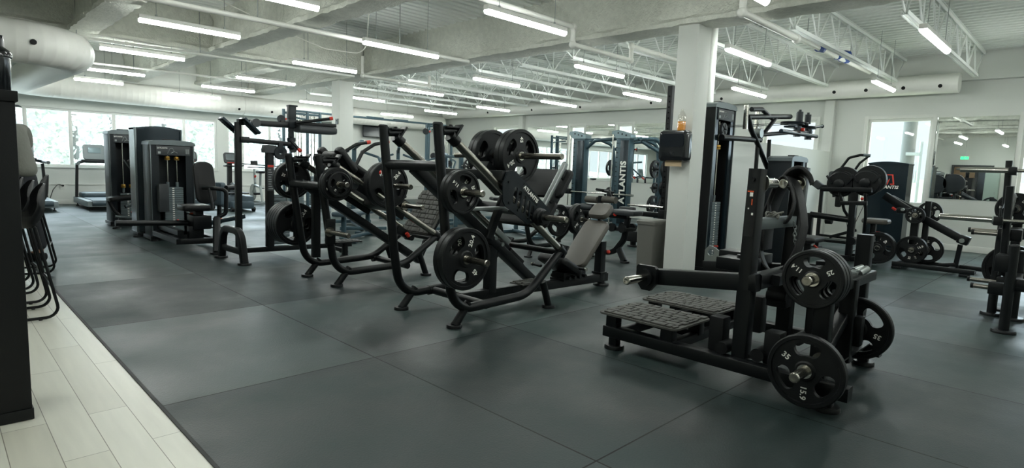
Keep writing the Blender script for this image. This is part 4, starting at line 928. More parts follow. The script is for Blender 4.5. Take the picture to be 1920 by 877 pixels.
def bike(x, y, label, kind):
    t = T('exercise_bike' if kind == 1 else 'stepper_machine', label, 'exercise bike' if kind == 1 else 'stepper', (x, y, 0))
    if kind == 0:
        g = G(); g.box(x - .30, x + .32, y - .35, y + .45, .06, .34, .05); g.box(x - .22, x + .24, y - .55, y - .30, .06, .22, .03); g.done('base', 'tdeck', t)
        g = G()
        for dx in (-.22, .24): g.cyl((x + dx - .03, y - .50, .05), (x + dx + .03, y - .50, .05), .05, 16); g.cyl((x + dx - .03, y + .35, .05), (x + dx + .03, y + .35, .05), .05, 16)
        g.done('wheel', 'blackmat', t)
        g = G(); g.rtube([(x - .05, y + .15, .30), (x - .02, y + .22, 1.05)], .09, .10, up=Y3); g.done('mast', 'blackmat', t)
        g = G(); g.lathe([(0, -.06), (.14, -.05), (.17, 0), (.14, .05), (0, .06)], (x, y + .1, .46), X3, 24); g.done('flywheel_cover', 'silver', t)
        c = G(); c.pad((x - .02, y + .18, 1.18), X3, Vector((0, .3, 1)), .28, .26, .06, .06, .02); c = c.done('console', 'dkgrey', t); G().pad((x - .02, y + .145, 1.20), X3, Vector((0, .3, 1)), .20, .14, .012, .02, .004).done('screen', 'silver', c); G().obox((x - .02, y + .13, 1.075), (.16, .02, .02), None, .004).done('button_strip', 'red', c)
        g = G(); g.tube([(x - .20, y - .15, 1.02), (x - .20, y + .1, 1.0), (x + .16, y + .1, 1.0), (x + .16, y - .15, 1.02)], .016, .06); g.done('handlebar', 'black', t)
        for s in (-1, 1): G().obox((x + s * .12, y - .25, .40), (.13, .34, .03), None, .008).done('pedal', 'blackmat', t)
    else:
        g = G(); g.rtube([(x - .28, y - .45, .05), (x + .28, y - .45, .05)], .06, .04); g.rtube([(x - .22, y + .45, .05), (x + .22, y + .45, .05)], .06, .04); g.rtube([(x, y - .45, .07), (x, y + .45, .07)], .06, .05); g.tube([(x, y + .35, .07), (x, y + .18, .55), (x, y + .22, .92)], .03, .05); g.tube([(x, y - .30, .07), (x, y - .15, .50), (x, y - .18, .82)], .03, .05); g.tube([(x, y + .18, .5), (x, y - .15, .45)], .028); g.done('frame', 'steel', t)
        g = G(); g.lathe([(.05, -.012), (.20, -.012), (.22, -.006), (.22, .006), (.20, .012), (.05, .012)], (x, y + .32, .30), X3, 32, closed=True); g.done('flywheel', 'steel', t)
        g = G(); g.tube([(x - .22, y - .02, .97), (x - .20, y + .18, .96), (x + .20, y + .18, .96), (x + .22, y - .02, .97)], .014, .05); g.done('handlebar', 'black', t)
        G().obox((x, y + .24, 1.08), (.18, .03, .11), Matrix.Rotation(-.3, 3, 'X'), .01).done('console', 'blackmat', t); G().pad((x, y - .18, .85), Y3, X3, .27, .17, .07, .05, .025).done('saddle', 'pad', t)
        g = G(); g.cyl((x - .10, y + .02, .28), (x + .10, y + .02, .28), .03, 12); g.obox((x - .13, y + .02, .14), (.07, .09, .02), None, .004); g.obox((x + .13, y + .02, .42), (.07, .09, .02), None, .004); g.done('crank', 'blackmat', t)
        G().cyl((x, y + .19, .70), (x, y + .15, .74), .025, 12).done('resistance_knob', 'red', t)
bike(5.02, 14.1, 'dark blue grey stepper machine with grey console by the windows, behind the frame post', 0)
bike(4.45, 15.0, 'stepper machine whose pale console shows beside the front weight tower', 0)
bike(6.15, 15.6, 'slim grey spin bike with a small display under the second window', 1)
t = T('hand_weight', 'small black dumbbell on the floor left of the spin bike', 'dumbbell', (5.45, 14.5, 0)); g = G(); g.cyl((5.36, 14.5, .045), (5.54, 14.5, .045), .014, 10); g.done('handle', 'steel', t)
for xx in (5.36, 5.54): G().cyl((xx - .03, 14.5, .045), (xx + .03, 14.5, .045), .045, 8).done('weight_head', 'blackmat', t)

# ================================================================= selectorized machines at left
def tower(name, label, x0, x1, yf, depth, h, stack=True, rod_x=None, bush_z=None, panel=True, cat='weight machine', stack_top=None, mat='panel', rods=True, sidemat='panel'):
    # housing that opens towards -Y
    t = T(name, label, cat, ((x0 + x1) / 2, yf + depth / 2, 0)); xm = (x0 + x1) / 2; w_ = x1 - x0
    g = G(); g.box(x0, x0 + .03, yf, yf + depth, .05, h - .03, .004); g.box(x1 - .03, x1, yf, yf + depth, .05, h - .03, .004); g.box(x0 + .03, x1 - .03, yf + depth - .03, yf + depth, .05, h - .03); g.done('side_cover', sidemat, t)
    g = G(); cw = w_ * .20
    g.box(x0 + .03, x0 + cw, yf + .005, yf + .03, .05, h - .05); g.box(x1 - cw, x1 - .03, yf + .005, yf + .03, .05, h - .05); g.done('front_cover', mat, t)
    g = G()
    for xx in (x0 + .004, x1 - .016): g.box(xx, xx + .012, yf - .008, yf + .004, .05, h - .03, .003)
    g.done('edge_trim', 'silver', t)
    pr = [(x0 - .012, h - .05), (x0 - .005, h - .01), (x0 + .05, h + .012), (xm, h + .025), (x1 - .05, h + .012), (x1 + .005, h - .01), (x1 + .012, h - .05)]
    g = G(); g.prism(pr, [], (0, yf + depth + .01, 0), X3, Z3, depth + .022); g.done('top_cap', 'silver', t)
    g = G(); g.box(xm - .10, xm + .05, yf + .03, yf + .12, h + .015, h + .035, .006); g.done('phone_tray', 'blackmat', t)
    g = G(); g.box(x0 - .02, x1 + .02, yf - .03, yf + depth + .02, .02, .07, .006); g.foot(x0 + .03, yf, .05, .02); g.foot(x1 - .03, yf, .05, .02); g.done('base', 'black', t)
    if panel:
        p = G(); p.box(x0 + w_ * .14, x1 - w_ * .10, yf - .006, yf + .006, h - .19, h - .06, .002); p = p.done('instruction_panel', 'dkgrey', t)
        g = G(); z0 = h - .125; s = w_ / .55
        g.box(x0 + w_ * .16, x0 + w_ * .19, yf - .0075, yf - .006, h - .105, h - .08)
        for i in range(3): g.box(x1 - w_ * (.20 - .03 * i), x1 - w_ * (.185 - .03 * i), yf - .0075, yf - .006, z0 - .04, z0 + .03)
        for a, b in (((-.06, -.04), (-.03, .03)), ((-.03, .03), (.0, .035)), ((0, .035), (.02, -.01)), ((.02, -.01), (.06, -.03)), ((.02, -.01), (-.02, -.035))): g.tube([(xm + a[0] * s, yf - .007, z0 + a[1]), (xm + b[0] * s, yf - .007, z0 + b[1])], .0035, 0, 6)
        g.box(x0 + w_ * .18, x0 + w_ * .24, yf - .0075, yf - .006, z0 - .045, z0 - .015); g.done('pictogram', 'steel', p)
        g = G(); add_text(g, 'ATLANTIS', (x0 + w_ * .29, yf - .0078, h - .092), X3, Z3, .024); g.done('lettering', 'white', p, smooth=0, fix=False)
    if rods:
        rx = rod_x or (xm - .06, xm + .06); st = stack_top or h * .5
        g = G()
        for r in rx: g.cyl((r, yf + .10, .12), (r, yf + .10, h - .19), .011, 12)
        g.done('guide_rod', 'chrome', t)
        g = G(); bz = bush_z or h - .25
        for r in rx: g.lathe([(.014, -.03), (.034, -.025), (.036, -.005), (.025, .0), (.036, .005), (.034, .025), (.014, .03)], (r, yf + .10, bz), Z3, 16, closed=True)
        g.done('bushing', 'brass', t)
        n = int((st - .12) / .030); hw = (rx[1] - rx[0]) / 2 + .06; rm = (rx[0] + rx[1]) / 2
        g = G()
        for i in range(n): g.box(rm - hw, rm + hw, yf + .035, yf + .15, .12 + i * .030, .147 + i * .030, .002)
        for r in rx: g.cyl((r, yf + .10, st), (r, yf + .10, st + .07), .02, 12)
        sk = g.done('weight_stack', 'stack', t)
        g = G()
        for i in range(n): g.box(rm - .022, rm + .004, yf + .0335, yf + .035, .127 + i * .030, .140 + i * .030)
        g.done('weight_label', 'white', sk); g = G(); g.cyl((rm + .03, yf + .035, .12 + .030 * (n // 4) + .013), (rm + .03, yf - .005, .12 + .030 * (n // 4) + .013), .009, 10); g.ball((rm + .03, yf - .005, .12 + .030 * (n // 4) + .013), .014, 10); g.done('selector_pin', 'red', sk)
    return t
# front one: hip machine with padded chair
t = tower('hip_abductor_machine', 'front weight tower of the left group with a padded chair beside it', 2.19, 2.755, 9.26, .36, 1.385, rod_x=(2.43, 2.55), bush_z=1.155, stack_top=.75)
g = G(); g.box(2.25, 2.37, 9.08, 9.20, .42, .80, .008); g.done('range_box', 'dkgrey', t)
g = G(); 
for a, b, z in ((2.22, 2.22, .12), (2.285, 2.285, .21)): g.rtube([(a, 9.22, z), (b, 8.12 if z < .2 else 8.30, z)], .07, .07)
g.rtube([(2.22, 8.16, .12), (2.70, 8.05, .12)], .07, .07); g.rtube([(2.70, 8.05, .10), (2.70, 8.9, .10)], .08, .08); g.rtube([(2.50, 8.3, .12), (2.50, 8.3, .50)], .10, .10, up=X3); g.box(2.40, 2.62, 8.15, 8.45, .26, .44, .02); g.box(2.36, 2.50, 8.2, 8.3, .10, .30, .01); g.done('base_frame', 'black', t)
g = G(); g.rtube([(2.62, 7.98, .42), (2.52, 7.70, .015)], .075, .075, up=X3); g.foot(2.51, 7.69, .07, .022); g.done('front_leg', 'black', t)
g = G(); g.tube([(1.60, 8.40, .355), (2.52, 8.40, .32)], .036, n=16); g.done('lever_arm', 'black', t); g = G(); g.rtube([(2.66, 8.5, .30), (3.20, 8.62, .37)], .06, .06); g.done('lever_arm', 'shroud', t)
g = G(); g.pad((2.56, 8.22, .86), X3, Vector((-.06, .10, 1)), .25, .54, .07, .09, .022); g.done('backrest', 'pad', t)
g = G(); g.pad((2.46, 8.30, .535), X3, Y3, .36, .34, .08, .06, .025); g.done('seat', 'pad', t)
g = G(); g.tube([(2.50, 8.10, .80), (2.60, 7.98, .80), (2.73, 7.94, .78), (2.72, 7.94, .48), (2.62, 7.98, .42)], .026, .06); g.tube([(2.55, 8.02, .80), (2.57, 7.95, .52)], .02); g.done('chair_frame', 'black', t)
g = G(); g.pad((2.86, 8.62, .69), X3 * .4 + Y3 * -1, Z3, .20, .32, .09, .03, .02); g.done('thigh_pad', 'tdeck', t); g = G(); g.cyl((2.92, 8.5, .78), (3.04, 8.56, .78), .035, 16); g.cyl((2.86, 8.6, .28), (2.86, 8.6, .55), .03, 14); g.lathe([(.16, 0), (.17, .01), (.16, .02), (0, .02)], (2.86, 8.6, .23), Z3, 24); g.done('thigh_pad_arm', 'black', t)
g = G(); g.cyl((2.44, 8.42, .44), (2.48, 8.36, .44), .02, 10); g.cyl((2.86, 8.56, .34), (2.86, 8.52, .34), .02, 10); g.done('adjust_knob', 'orange', t)
g = G(); g.tube([(2.36, 8.7, .55), (2.45, 8.5, .44), (2.55, 8.45, .42)], .014, .03); g.done('adjust_handle', 'silver', t)
# middle one: seen from behind, curved gloss shroud
t = T('shrouded_weight_tower', 'tall weight tower with a glossy curved dark shroud behind the front tower', 'weight machine', (2.45, 10.1, 0))
pr = [(2.165 + .58 * i / 14, 9.845 - .05 * math.sin(PI * i / 14)) for i in range(15)] + [(2.745, 10.25), (2.165, 10.25)]
g = G(); g.prism(pr, [], (0, 0, .06), X3, Y3, 1.52); g.done('shroud', 'shroud', t)
pr2 = [(2.165 + .58 * i / 14, 1.575 + .035 * math.sin(PI * i / 14)) for i in range(15)]; g = G(); g.prism([(2.165, 1.555)] + pr2 + [(2.745, 1.555)], [], (0, 10.26, 0), X3, Z3, .44); g.done('top_cap', 'shroud', t)
g = G(); g.box(2.14, 2.166, 9.82, 9.86, .05, 1.58, .004); g.box(2.742, 2.76, 9.82, 9.86, .05, 1.58, .004); g.done('edge_trim', 'silver', t)
g = G(); g.box(2.14, 2.77, 9.80, 10.27, .02, .07, .008); g.foot(2.14, 9.84, .055, .022); g.foot(2.72, 9.84, .055, .022); g.rtube([(2.3, 9.7, .10), (2.75, 9.7, .10)], .06, .06); g.done('base', 'black', t)
# rear one with the leg pad
t = tower('leg_extension_machine', 'rear left weight tower with a long black pad and pale trim', 2.14, 2.62, 11.5, .36, 1.56, rod_x=(2.345, 2.46), bush_z=.655, stack_top=.55)
g = G(); g.pad((2.26, 11.15, .485), Vector((1, 0, .10)), Y3, .46, .30, .075, .05, .025); g.done('seat', 'pad', t)
g = G(); g.pad((2.47, 11.2, .93), Vector((.30, 0, -.45)), Y3, .40, .28, .07, .05, .025); g.done('backrest', 'pad', t)
g = G(); g.tube([(2.05, 11.15, .44), (2.11, 11.12, .28), (2.20, 11.1, .17), (2.50, 11.1, .14)], .028, .08); g.tube([(2.20, 11.1, .17), (2.12, 11.05, .02)], .03); g.foot(2.12, 11.04, .06, .02); g.rtube([(2.25, 11.1, .34), (2.52, 11.05, .46)], .05, .05); g.tube([(2.3, 11.1, .10), (2.55, 11.4, .10)], .03); g.done('base_frame', 'black', t)
g = G(); g.tube([(2.10, 11.0, .20), (2.36, 10.98, .16)], .022); g.tube([(2.24, 10.95, .36), (2.45, 10.95, .45)], .022); g.done('roller_arm', 'silver', t)
g = G(); g.obox((2.38, 11.2, .93), (.012, .05, .40), Matrix.Rotation(-.55, 3, 'Y'), .003); g.done('backrest_rail', 'silver', t)

# ================================================================= tall frame with pad and red-tipped handles
t = T('standing_row_machine', 'tall black frame machine on an arched foot with a long horizontal pad and red-tipped handles', 'weight machine', (2.8, 7.05, 0))
g = G(); g.sweep(fillet([(2.47, 7.37, .02), (2.475, 7.31, .37), (2.49, 6.82, .37), (2.50, 6.75, .02)], .15, 8), rrect(.075, .075, .012), up=X3); g.done('arched_foot', 'black', t)
g = G(); g.foot(2.465, 7.38, .075, .024); g.foot(2.50, 6.74, .075, .024); g.rtube([(2.48, 7.33, .14), (2.50, 6.80, .14)], .06, .07); g.done('foot', 'black', t)
g = G(); g.rtube([(2.52, 7.05, .12), (4.0, 7.05, .105)], .07, .06); g.foot(3.9, 7.05, .06, .02); g.cyl((3.9, 7.05, .02), (3.9, 7.05, .1), .03, 12); g.done('base_rail', 'black', t)
g = G(); g.rtube([(2.555, 7.05, .12), (2.56, 7.05, 1.60)], .065, .065, up=X3); g.done('front_post', 'black', t)
g = G(); g.rtube([(2.915, 7.05, .12), (2.92, 7.05, 1.28)], .08, .08, up=X3); g.done('rear_post', 'black', t)
g = G(); g.prism([(-.07, 0), (-.075, .04), (-.06, .09), (.06, .09), (.075, .04), (.07, 0)], [], (2.92, 7.11, 1.27), X3, Z3, .12); g.done('post_cap', 'dkgrey', t)
g = G(); g.box(2.875, 2.955, 7.006, 7.01, .82, 1.13); lb = g.done('warning_label', 'dkgrey', t); g = G(); g.box(2.88, 2.95, 7.004, 7.007, 1.10, 1.125); g.done('label_mark', 'red', lb); g = G()
for i in range(9): g.box(2.887, 2.94 - .01 * (i % 3), 7.004, 7.007, .84 + i * .028, .85 + i * .028)
g.done('label_print', 'steel', lb)
g = G(); g.rtube([(2.56, 7.05, 1.605), (3.72, 7.05, 1.62)], .07, .065); g.done('top_beam', 'black', t)
g = G(); g.rtube([(2.57, 7.02, 1.405), (3.16, 7.02, 1.385)], .055, .055); g.box(2.57, 2.67, 6.985, 7.055, 1.37, 1.44, .008); g.done('lever_arm', 'black', t)
g = G(); g.box(3.15, 3.235, 7.01, 7.09, 1.62, 1.84, .006); g.obox((3.20, 7.05, 1.845), (.10, .10, .02), None, .004); g.box(3.14, 3.26, 6.99, 7.11, 1.58, 1.68, .012); g.done('sliding_post', 'panel', t)
g = G(); g.box(3.16, 3.21, 7.02, 7.08, 1.42, 1.6, .005); g.lathe([(.03, 0), (.05, .01), (.05, .05), (.03, .06), (.03, .08), (.05, .09), (.045, .13), (.02, .15)], (3.19, 7.05, 1.47), -Z3, 18); g.done('pivot_link', 'panel', t)
g = G(); g.pad((3.47, 6.98, 1.575), X3, Y3, .50, .20, .09, .03, .025); g.done('arm_pad', 'dkgrey', t)
g = G(); g.rtube([(3.2, 6.95, 1.635), (3.72, 6.95, 1.645)], .05, .045)
for x in (3.36, 3.52, 3.68): g.cyl((x, 6.95, 1.61), (x, 6.95, 1.64), .01, 8)
g.done('pad_rail', 'black', t)
for a, b in (((3.18, 6.9, 1.64), (3.56, 6.78, 1.715)), ((3.10, 7.15, 1.65), (3.27, 7.2, 1.675)), ((3.12, 6.9, 1.42), (3.18, 6.82, 1.32))):
    a, b = Vector(a), Vector(b); d = (b - a).normalized(); G().cyl(a, b, .018, 14).done('handle', 'black', t); G().cyl(b - d * .01, b + d * .03, .022, 14).done('handle_cap', 'red', t)
for cx, cy, a in ((2.50, 7.15, .7), (2.66, 6.95, .75)):
    g = G(); g.obox((cx, cy, 1.565), (.24, .16, .03), Matrix.Rotation(a, 3, 'Y'), .006); g.obox((cx, cy, 1.545), (.20, .05, .03), Matrix.Rotation(a, 3, 'Y'), .004); g.done('angled_plate', 'shroud', t)
g = G(); g.cyl((2.70, 6.86, 1.60), (2.70, 6.93, 1.60), .048, 24); g.done('roller', 'dkgrey', t)
g = G(); g.lathe([(.02, -.02), (.075, -.022), (.08, -.012), (.072, 0), (.08, .012), (.075, .022), (.02, .02)], (3.03, 7.0, 1.275), Y3, 28, closed=True); g.obox((3.03, 7.0, 1.33), (.05, .05, .12), None, .004); g.done('pulley', 'panel', t)
g = G(); g.cyl((2.965, 7.0, 1.275), (2.965, 7.0, 1.02), .004, 6); g.cyl((3.10, 7.0, 1.275), (3.10, 7.0, .6), .004, 6); g.done('cable', 'cable', t)
g = G(); g.box(2.95, 2.99, 6.98, 7.02, .98, 1.05, .006); g.rtube([(2.6, 7.05, 1.13), (3.3, 7.08, 1.10)], .012, .012); g.rtube([(3.05, 7.1, .95), (3.05, 7.1, 1.12)], .03, .03, up=X3); g.done('cable_fitting', 'black', t)
g = G()
for i in range(14): g.box(3.02, 3.24, 7.22, 7.38, .14 + i * .045, .178 + i * .045, .004)
g.done('weight_stack', 'stack', t)
g = G(); g.pad((3.72, 6.7, .20), X3, Y3, .38, .26, .02, .04, .006); tread_boards(g, (3.72, 6.7, .21), X3, Y3, .32, .22, .006, 4); g.rtube([(3.72, 6.7, .02), (3.72, 6.7, .19)], .06, .06, up=X3); g.foot(3.72, 6.7, .06, .018); g.rtube([(3.72, 6.72, .08), (3.72, 7.05, .08)], .05, .05); g.done('foot_step', 'black', t)
# ================================================================= cable crossover and rig in the back left
M['teal'] = mk('blue_grey_metal', (.045, .085, .105), .35, metal=.3); M['paleteal'] = mk('pale_steel_blue', (.17, .23, .25), .35, metal=.5)
t = T('cable_crossover', 'wide cable crossover with a long overhead bar between two pulley stations', 'cable machine', (8.2, 13.6, 0))
yq = 13.6
g = G(); g.rtube([(6.1, yq, 2.34), (10.75, yq, 2.34)], .05, .05); g.obox((8.4, yq, 2.36), (.5, .06, .05), None, .01); g.obox((9.2, yq, 2.36), (.45, .06, .05), None, .01); g.done('overhead_bar', 'teal', t)
for xs in (6.25, 10.35):
    g = G()
    for dx, dy in ((-.28, 0), (.02, .3), (.30, 0), (.62, 0)): g.rtube([(xs + dx, yq + dy, .03), (xs + dx, yq + dy, 2.36)], .07, .05, up=X3)
    g.rtube([(xs - .3, yq, 2.28), (xs + .62, yq, 2.28)], .05, .05); g.rtube([(xs - .3, yq, .05), (xs + .62, yq, .05)], .08, .06); g.rtube([(xs - .3, yq - .25, .04), (xs - .3, yq + .4, .04)], .07, .05); g.rtube([(xs + .62, yq - .25, .04), (xs + .62, yq + .4, .04)], .07, .05); g.rtube([(xs - .1, yq, 2.2), (xs + .62, yq + .0, 2.12)], .04, .04); g.done('station_frame', 'teal', t)
    g = G()
    for dx in (.10, .17, .42, .5): g.cyl((xs + dx, yq + .05, .1), (xs + dx, yq + .05, 2.25), .014, 10)
    g.done('guide_rod', 'chrome', t)
    g = G()
    for i in range(18): g.box(xs + .06, xs + .21, yq, yq + .12, .10 + i * .04, .135 + i * .04, .003); g.box(xs + .38, xs + .54, yq, yq + .12, .10 + i * .04, .135 + i * .04, .003)
    g.done('weight_stack', 'stack', t)
    for dx, z in ((-.38, 2.12), (-.1, 1.45), (.48, 1.25)):
        g = G(); g.lathe([(.02, -.018), (.085, -.02), (.09, -.01), (.08, 0), (.09, .01), (.085, .02), (.02, .018)], (xs + dx, yq - .1, z), X3 * .6 + Y3, 24, closed=True); g.obox((xs + dx + .06, yq - .06, z), (.10, .05, .06), None, .006); g.done('pulley', 'panel', t)
    g = G(); g.cyl((xs - .02, yq - .1, 1.45), (xs - .02, yq - .1, 1.2), .005, 6); L_ = [(xs - .02 + .045 * math.cos(a), yq - .1, 1.12 + .09 * math.sin(a)) for a in [2 * PI * k / 14 for k in range(14)]]; g.tube(L_, .007, 0, 6, closed=True); g.done('hand_strap', 'cable', t)
    g = G(); g.cyl((xs - .30, yq - .12, 2.12), (xs - .25, yq - .12, 2.12), .03, 12); g.done('pulley_knob', 'red', t)
# screen and switch
t = T('wall_screen', 'dark flat screen mounted high on the far wall right of the far column', 'screen', (10.3, YW, 2.27)); G().box(9.78, 10.72, YW - .19, YW - .162, 2.0, 2.46, .006).done('bezel', 'blackmat', t); G().box(9.80, 10.70, YW - .193, YW - .189, 2.02, 2.44).done('screen', 'screen', t); G().box(10.1, 10.4, YW - .165, YW, 2.15, 2.35).done('mount', 'steel', t)
t = T('thermostat', 'small grey control box on the far column', 'thermostat', (6.4, 11.55, 2.0)); G().box(6.255, 6.28, 11.60, 11.70, 1.98, 2.10, .006).done('case', 'silver', t); G().box(6.250, 6.256, 11.62, 11.66, 2.04, 2.08).done('display', 'panel', t)
# ================================================================= machine behind the leg press
t = T('plate_loaded_row', 'low black plate-loaded machine with looped legs behind the leg press sled', 'weight machine', (6.2, 5.6, 0))
for y in (5.42, 5.95):
    g = G(); g.tube([(5.70, y, .78), (5.71, y, .40), (5.80, y, .14), (6.25, y, .14), (6.55, y, .32), (6.60, y, .45)], .034, .2); g.tube([(5.84, y, .17), (5.76, y, .012)], .03); g.tube([(6.3, y, .17), (6.34, y, .012)], .03); g.foot(5.755, y, .06, .022); g.foot(6.345, y, .06, .022); g.done('frame_loop', 'black', t)
g = G(); g.tube([(5.71, 5.42, .62), (5.71, 5.95, .62)], .033); g.tube([(6.6, 5.42, .43), (6.6, 5.95, .43)], .033); g.rtube([(5.75, 5.68, .60), (7.1, 5.68, .30)], .07, .07); g.rtube([(7.1, 5.68, .02), (7.1, 5.68, .55)], .07, .07, up=X3); g.foot(7.1, 5.68, .06, .02); g.rtube([(5.72, 5.68, .62), (5.90, 5.68, 1.05)], .07, .07, up=Y3); g.done('main_frame', 'black', t)
g = G(); horn(g, (6.19, 5.42, .50), (6.19, 5.12, .50)); horn(g, (6.66, 5.42, .50), (6.66, 5.10, .50)); horn(g, (5.92, 5.62, 1.05), (5.92, 5.40, 1.05)); g.done('loading_horn', 'brushed', t)
g = G(); g.rtube([(6.15, 5.44, .50), (6.70, 5.44, .50)], .05, .05); g.rtube([(6.4, 5.44, .5), (6.4, 5.44, .16)], .05, .05, up=X3); g.done('horn_base', 'black', t)
G().pad((6.95, 5.68, .62), X3, Y3, .36, .34, .08, .06, .025).done('seat', 'pad', t); G().pad((5.98, 5.68, .95), Vector((.25, 0, 1)), Y3, .40, .30, .08, .05, .025).done('chest_pad', 'pad', t)
g1 = 'plates on the low machine behind the leg press'
plates('45', (6.19, 5.28, .50), -Y3, ['left one of two dark plates standing behind the leg press bench'], .4, g1); plates('45', (6.66, 5.27, .50), -Y3, ['right one of two dark plates standing behind the leg press bench', 'plate behind the right one of two dark plates by the leg press bench'], 1.2, g1)
# ================================================================= adjustable bench with rollers
t = T('roller_bench', 'black bench machine with roller pads and a curved leg behind the taupe leg press bench', 'exercise bench', (6.6, 4.65, 0))
g = G(); g.sweep(fillet([(6.6, 4.42, .60), (6.6, 4.46, .30), (6.6, 4.62, .10), (6.6, 5.0, .085)], .2, 8), rrect(.07, .07, .012), up=X3); g.done('curved_leg', 'black', t)
g = G(); g.rtube([(6.58, 4.52, .17), (6.54, 4.40, .015)], .07, .06, up=X3); g.foot(6.535, 4.39, .065, .022); g.rtube([(6.6, 5.0, .09), (6.6, 5.0, .015)], .06, .06, up=X3); g.foot(6.6, 5.0, .06, .018); g.done('leg', 'black', t)
g = G(); g.rtube([(6.6, 4.42, .60), (6.6, 5.15, .62)], .07, .06); g.rtube([(6.6, 4.88, .62), (6.6, 4.88, .86)], .06, .06, up=X3); g.tube([(6.6, 4.70, .83), (6.6, 4.75, .92), (6.6, 4.86, .93)], .018, .03); g.tube([(6.45, 4.85, .95), (6.75, 4.85, .93)], .018); g.done('frame', 'black', t)
for y0, y1, z in ((4.63, 4.84, .815), (4.93, 5.13, .80), (5.0, 5.2, .69)):
    G().cyl((6.6, y0, z), (6.6, y1, z), .048, 20).done('roller_pad', 'padbrown' if z > .75 else 'dkgrey', t)
g = G(); g.pad((6.62, 4.47, .66), Y3, X3, .40, .26, .075, .04, .025); g.done('seat', 'dkgrey', t)
g = G(); g.cyl((6.5, 4.72, .47), (6.5, 4.80, .47), .03, 12); g.box(6.46, 6.72, 4.36, 4.62, .42, .46, .006)
for q in ((6.45, 4.40), (6.45, 4.56), (6.72, 4.42), (6.72, 4.58)): g.cyl((q[0] - .02, q[1], .46), (q[0] + .02, q[1], .46), .055, 16)
g.done('foot_roller', 'blackmat', t)
g = G(); g.cyl((6.55, 4.60, .64), (6.50, 4.56, .63), .022, 10); g.done('adjust_knob', 'red', t)
t = T('half_rack', 'tall black perforated rack post with a padded arm, tucked behind the near column', 'rack', (7.48, 4.42, 0))
g = G(); b2 = []; hs = [circ(.012, 10, 0, .25 + i * .075) for i in range(28)]; g.prism([(-.035, .02), (.035, .02), (.035, 2.42), (-.035, 2.42)], hs, (7.45, 4.42, 0), Y3, Z3, .006); g.prism([(-.035, .02), (.035, .02), (.035, 2.42), (-.035, 2.42)], hs, (7.52, 4.42, 0), Y3, Z3, .006); g.box(7.45, 7.526, 4.384, 4.389, .02, 2.42); g.box(7.45, 7.526, 4.451, 4.456, .02, 2.42); g.box(7.40, 7.60, 4.3, 4.54, 0, .02, .004); g.done('upright', 'black', t)
g = G(); g.box(7.42, 7.55, 4.37, 4.47, .50, .68, .008); g.rtube([(7.46, 4.45, .60), (7.44, 5.02, .60)], .07, .075); g.done('safety_arm', 'black', t)
g = G(); g.pad((7.44, 5.0, .655), Y3, X3, .26, .10, .06, .03, .02); g.done('arm_cover', 'dkgrey', t)
t = T('barbell', 'chrome barbell lying on the padded arm of the rack behind the grey bin', 'barbell', (7.44, 4.7, .66)); G().cyl((7.44, 4.40, .715), (7.44, 5.0, .715), .014, 14).done('shaft', 'chrome', t); G().cyl((7.44, 4.52, .715), (7.44, 4.80, .715), .024, 18).done('sleeve', 'chrome', t)
t = T('small_step', 'low black block on a disc foot on the floor left of the grey bin', 'step', (8.1, 5.3, 0)); g = G(); g.foot(8.1, 5.3, .10, .03); g.cyl((8.1, 5.3, .03), (8.1, 5.3, .09), .05, 16); g.done('foot', 'black', t); G().box(7.98, 8.22, 5.16, 5.44, .09, .26, .012).done('block', 'blackmat', t)
# ================================================================= bin, towel dispenser, spray bottle
t = T('waste_bin', 'grey plastic waste bin with a lid beside the near column', 'waste bin', (6.45, 3.95, 0))
g = G()
def rr(x0, x1, y0, y1, z): return [Vector((x, y, z)) for x, y in [(a + (x0 + x1) / 2, b + (y0 + y1) / 2) for a, b in rrect(x1 - x0, y1 - y0, .025, 3)]]
def loft(g, loops):
    Rg = [[g.bm.verts.new(p) for p in L] for L in loops]
    for A, B in zip(Rg, Rg[1:]):
        for j in range(len(A)): g.face((A[j], A[(j + 1) % len(A)], B[(j + 1) % len(A)], B[j]))
    g.face(Rg[0][::-1]); g.face(Rg[-1])
loft(g, [rr(6.285, 6.64, 3.835, 4.055, 0), rr(6.272, 6.66, 3.815, 4.068, .57)]); g.done('body', 'grey', t)
g = G(); loft(g, [rr(6.262, 6.67, 3.808, 4.078, .565), rr(6.262, 6.67, 3.808, 4.078, .60), rr(6.275, 6.66, 3.82, 4.066, .615), rr(6.30, 6.63, 3.85, 4.04, .622)]); g.done('lid', 'grey', t)
t = T('towel_dispenser', 'black paper towel dispenser on the near white column', 'towel dispenser', (6.22, 3.56, 1.5))
g = G(); g.pad((6.195, 3.56, 1.52), Y3 * -1, Z3, .36, .36, .165, .05, .035); g.done('housing', 'gloss', t)
g = G(); g.prism(rrect(.30, .15, .03), [], (6.112, 3.56, 1.58), Y3 * -1, Z3, .004); g.done('window', 'screen', t)
g = G(); g.obox((6.112, 3.56, 1.51), (.004, .04, .012), None, .001); g.tube([(6.110, 3.575 - .006 * k, 1.435 + .018 * math.sin(k * 1.5)) for k in range(9)], .003, .004, 6); g.done('emblem', 'dkgrey', t, smooth=0, fix=False)
g = G(); g.box(6.16, 6.17, 3.45, 3.66, 1.285, 1.345); M['kraft'] = mk('kraft_paper', (.50, .38, .24), .9); g.done('paper_towel', 'kraft', t)
t = T('spray_bottle', 'clear bottle half full of orange liquid standing on the towel dispenser', 'bottle', (6.20, 3.50, 1.70))
M['amber'] = mk('orange_liquid', (.85, .33, .02), .2); M['clear'] = glass('clear_plastic', (.93, .93, .9), alpha=.88)
G().lathe([(0, 0), (.044, 0), (.046, .01), (.046, .10), (0, .10)], (6.20, 3.50, 1.70), Z3, 24).done('liquid', 'amber', t)
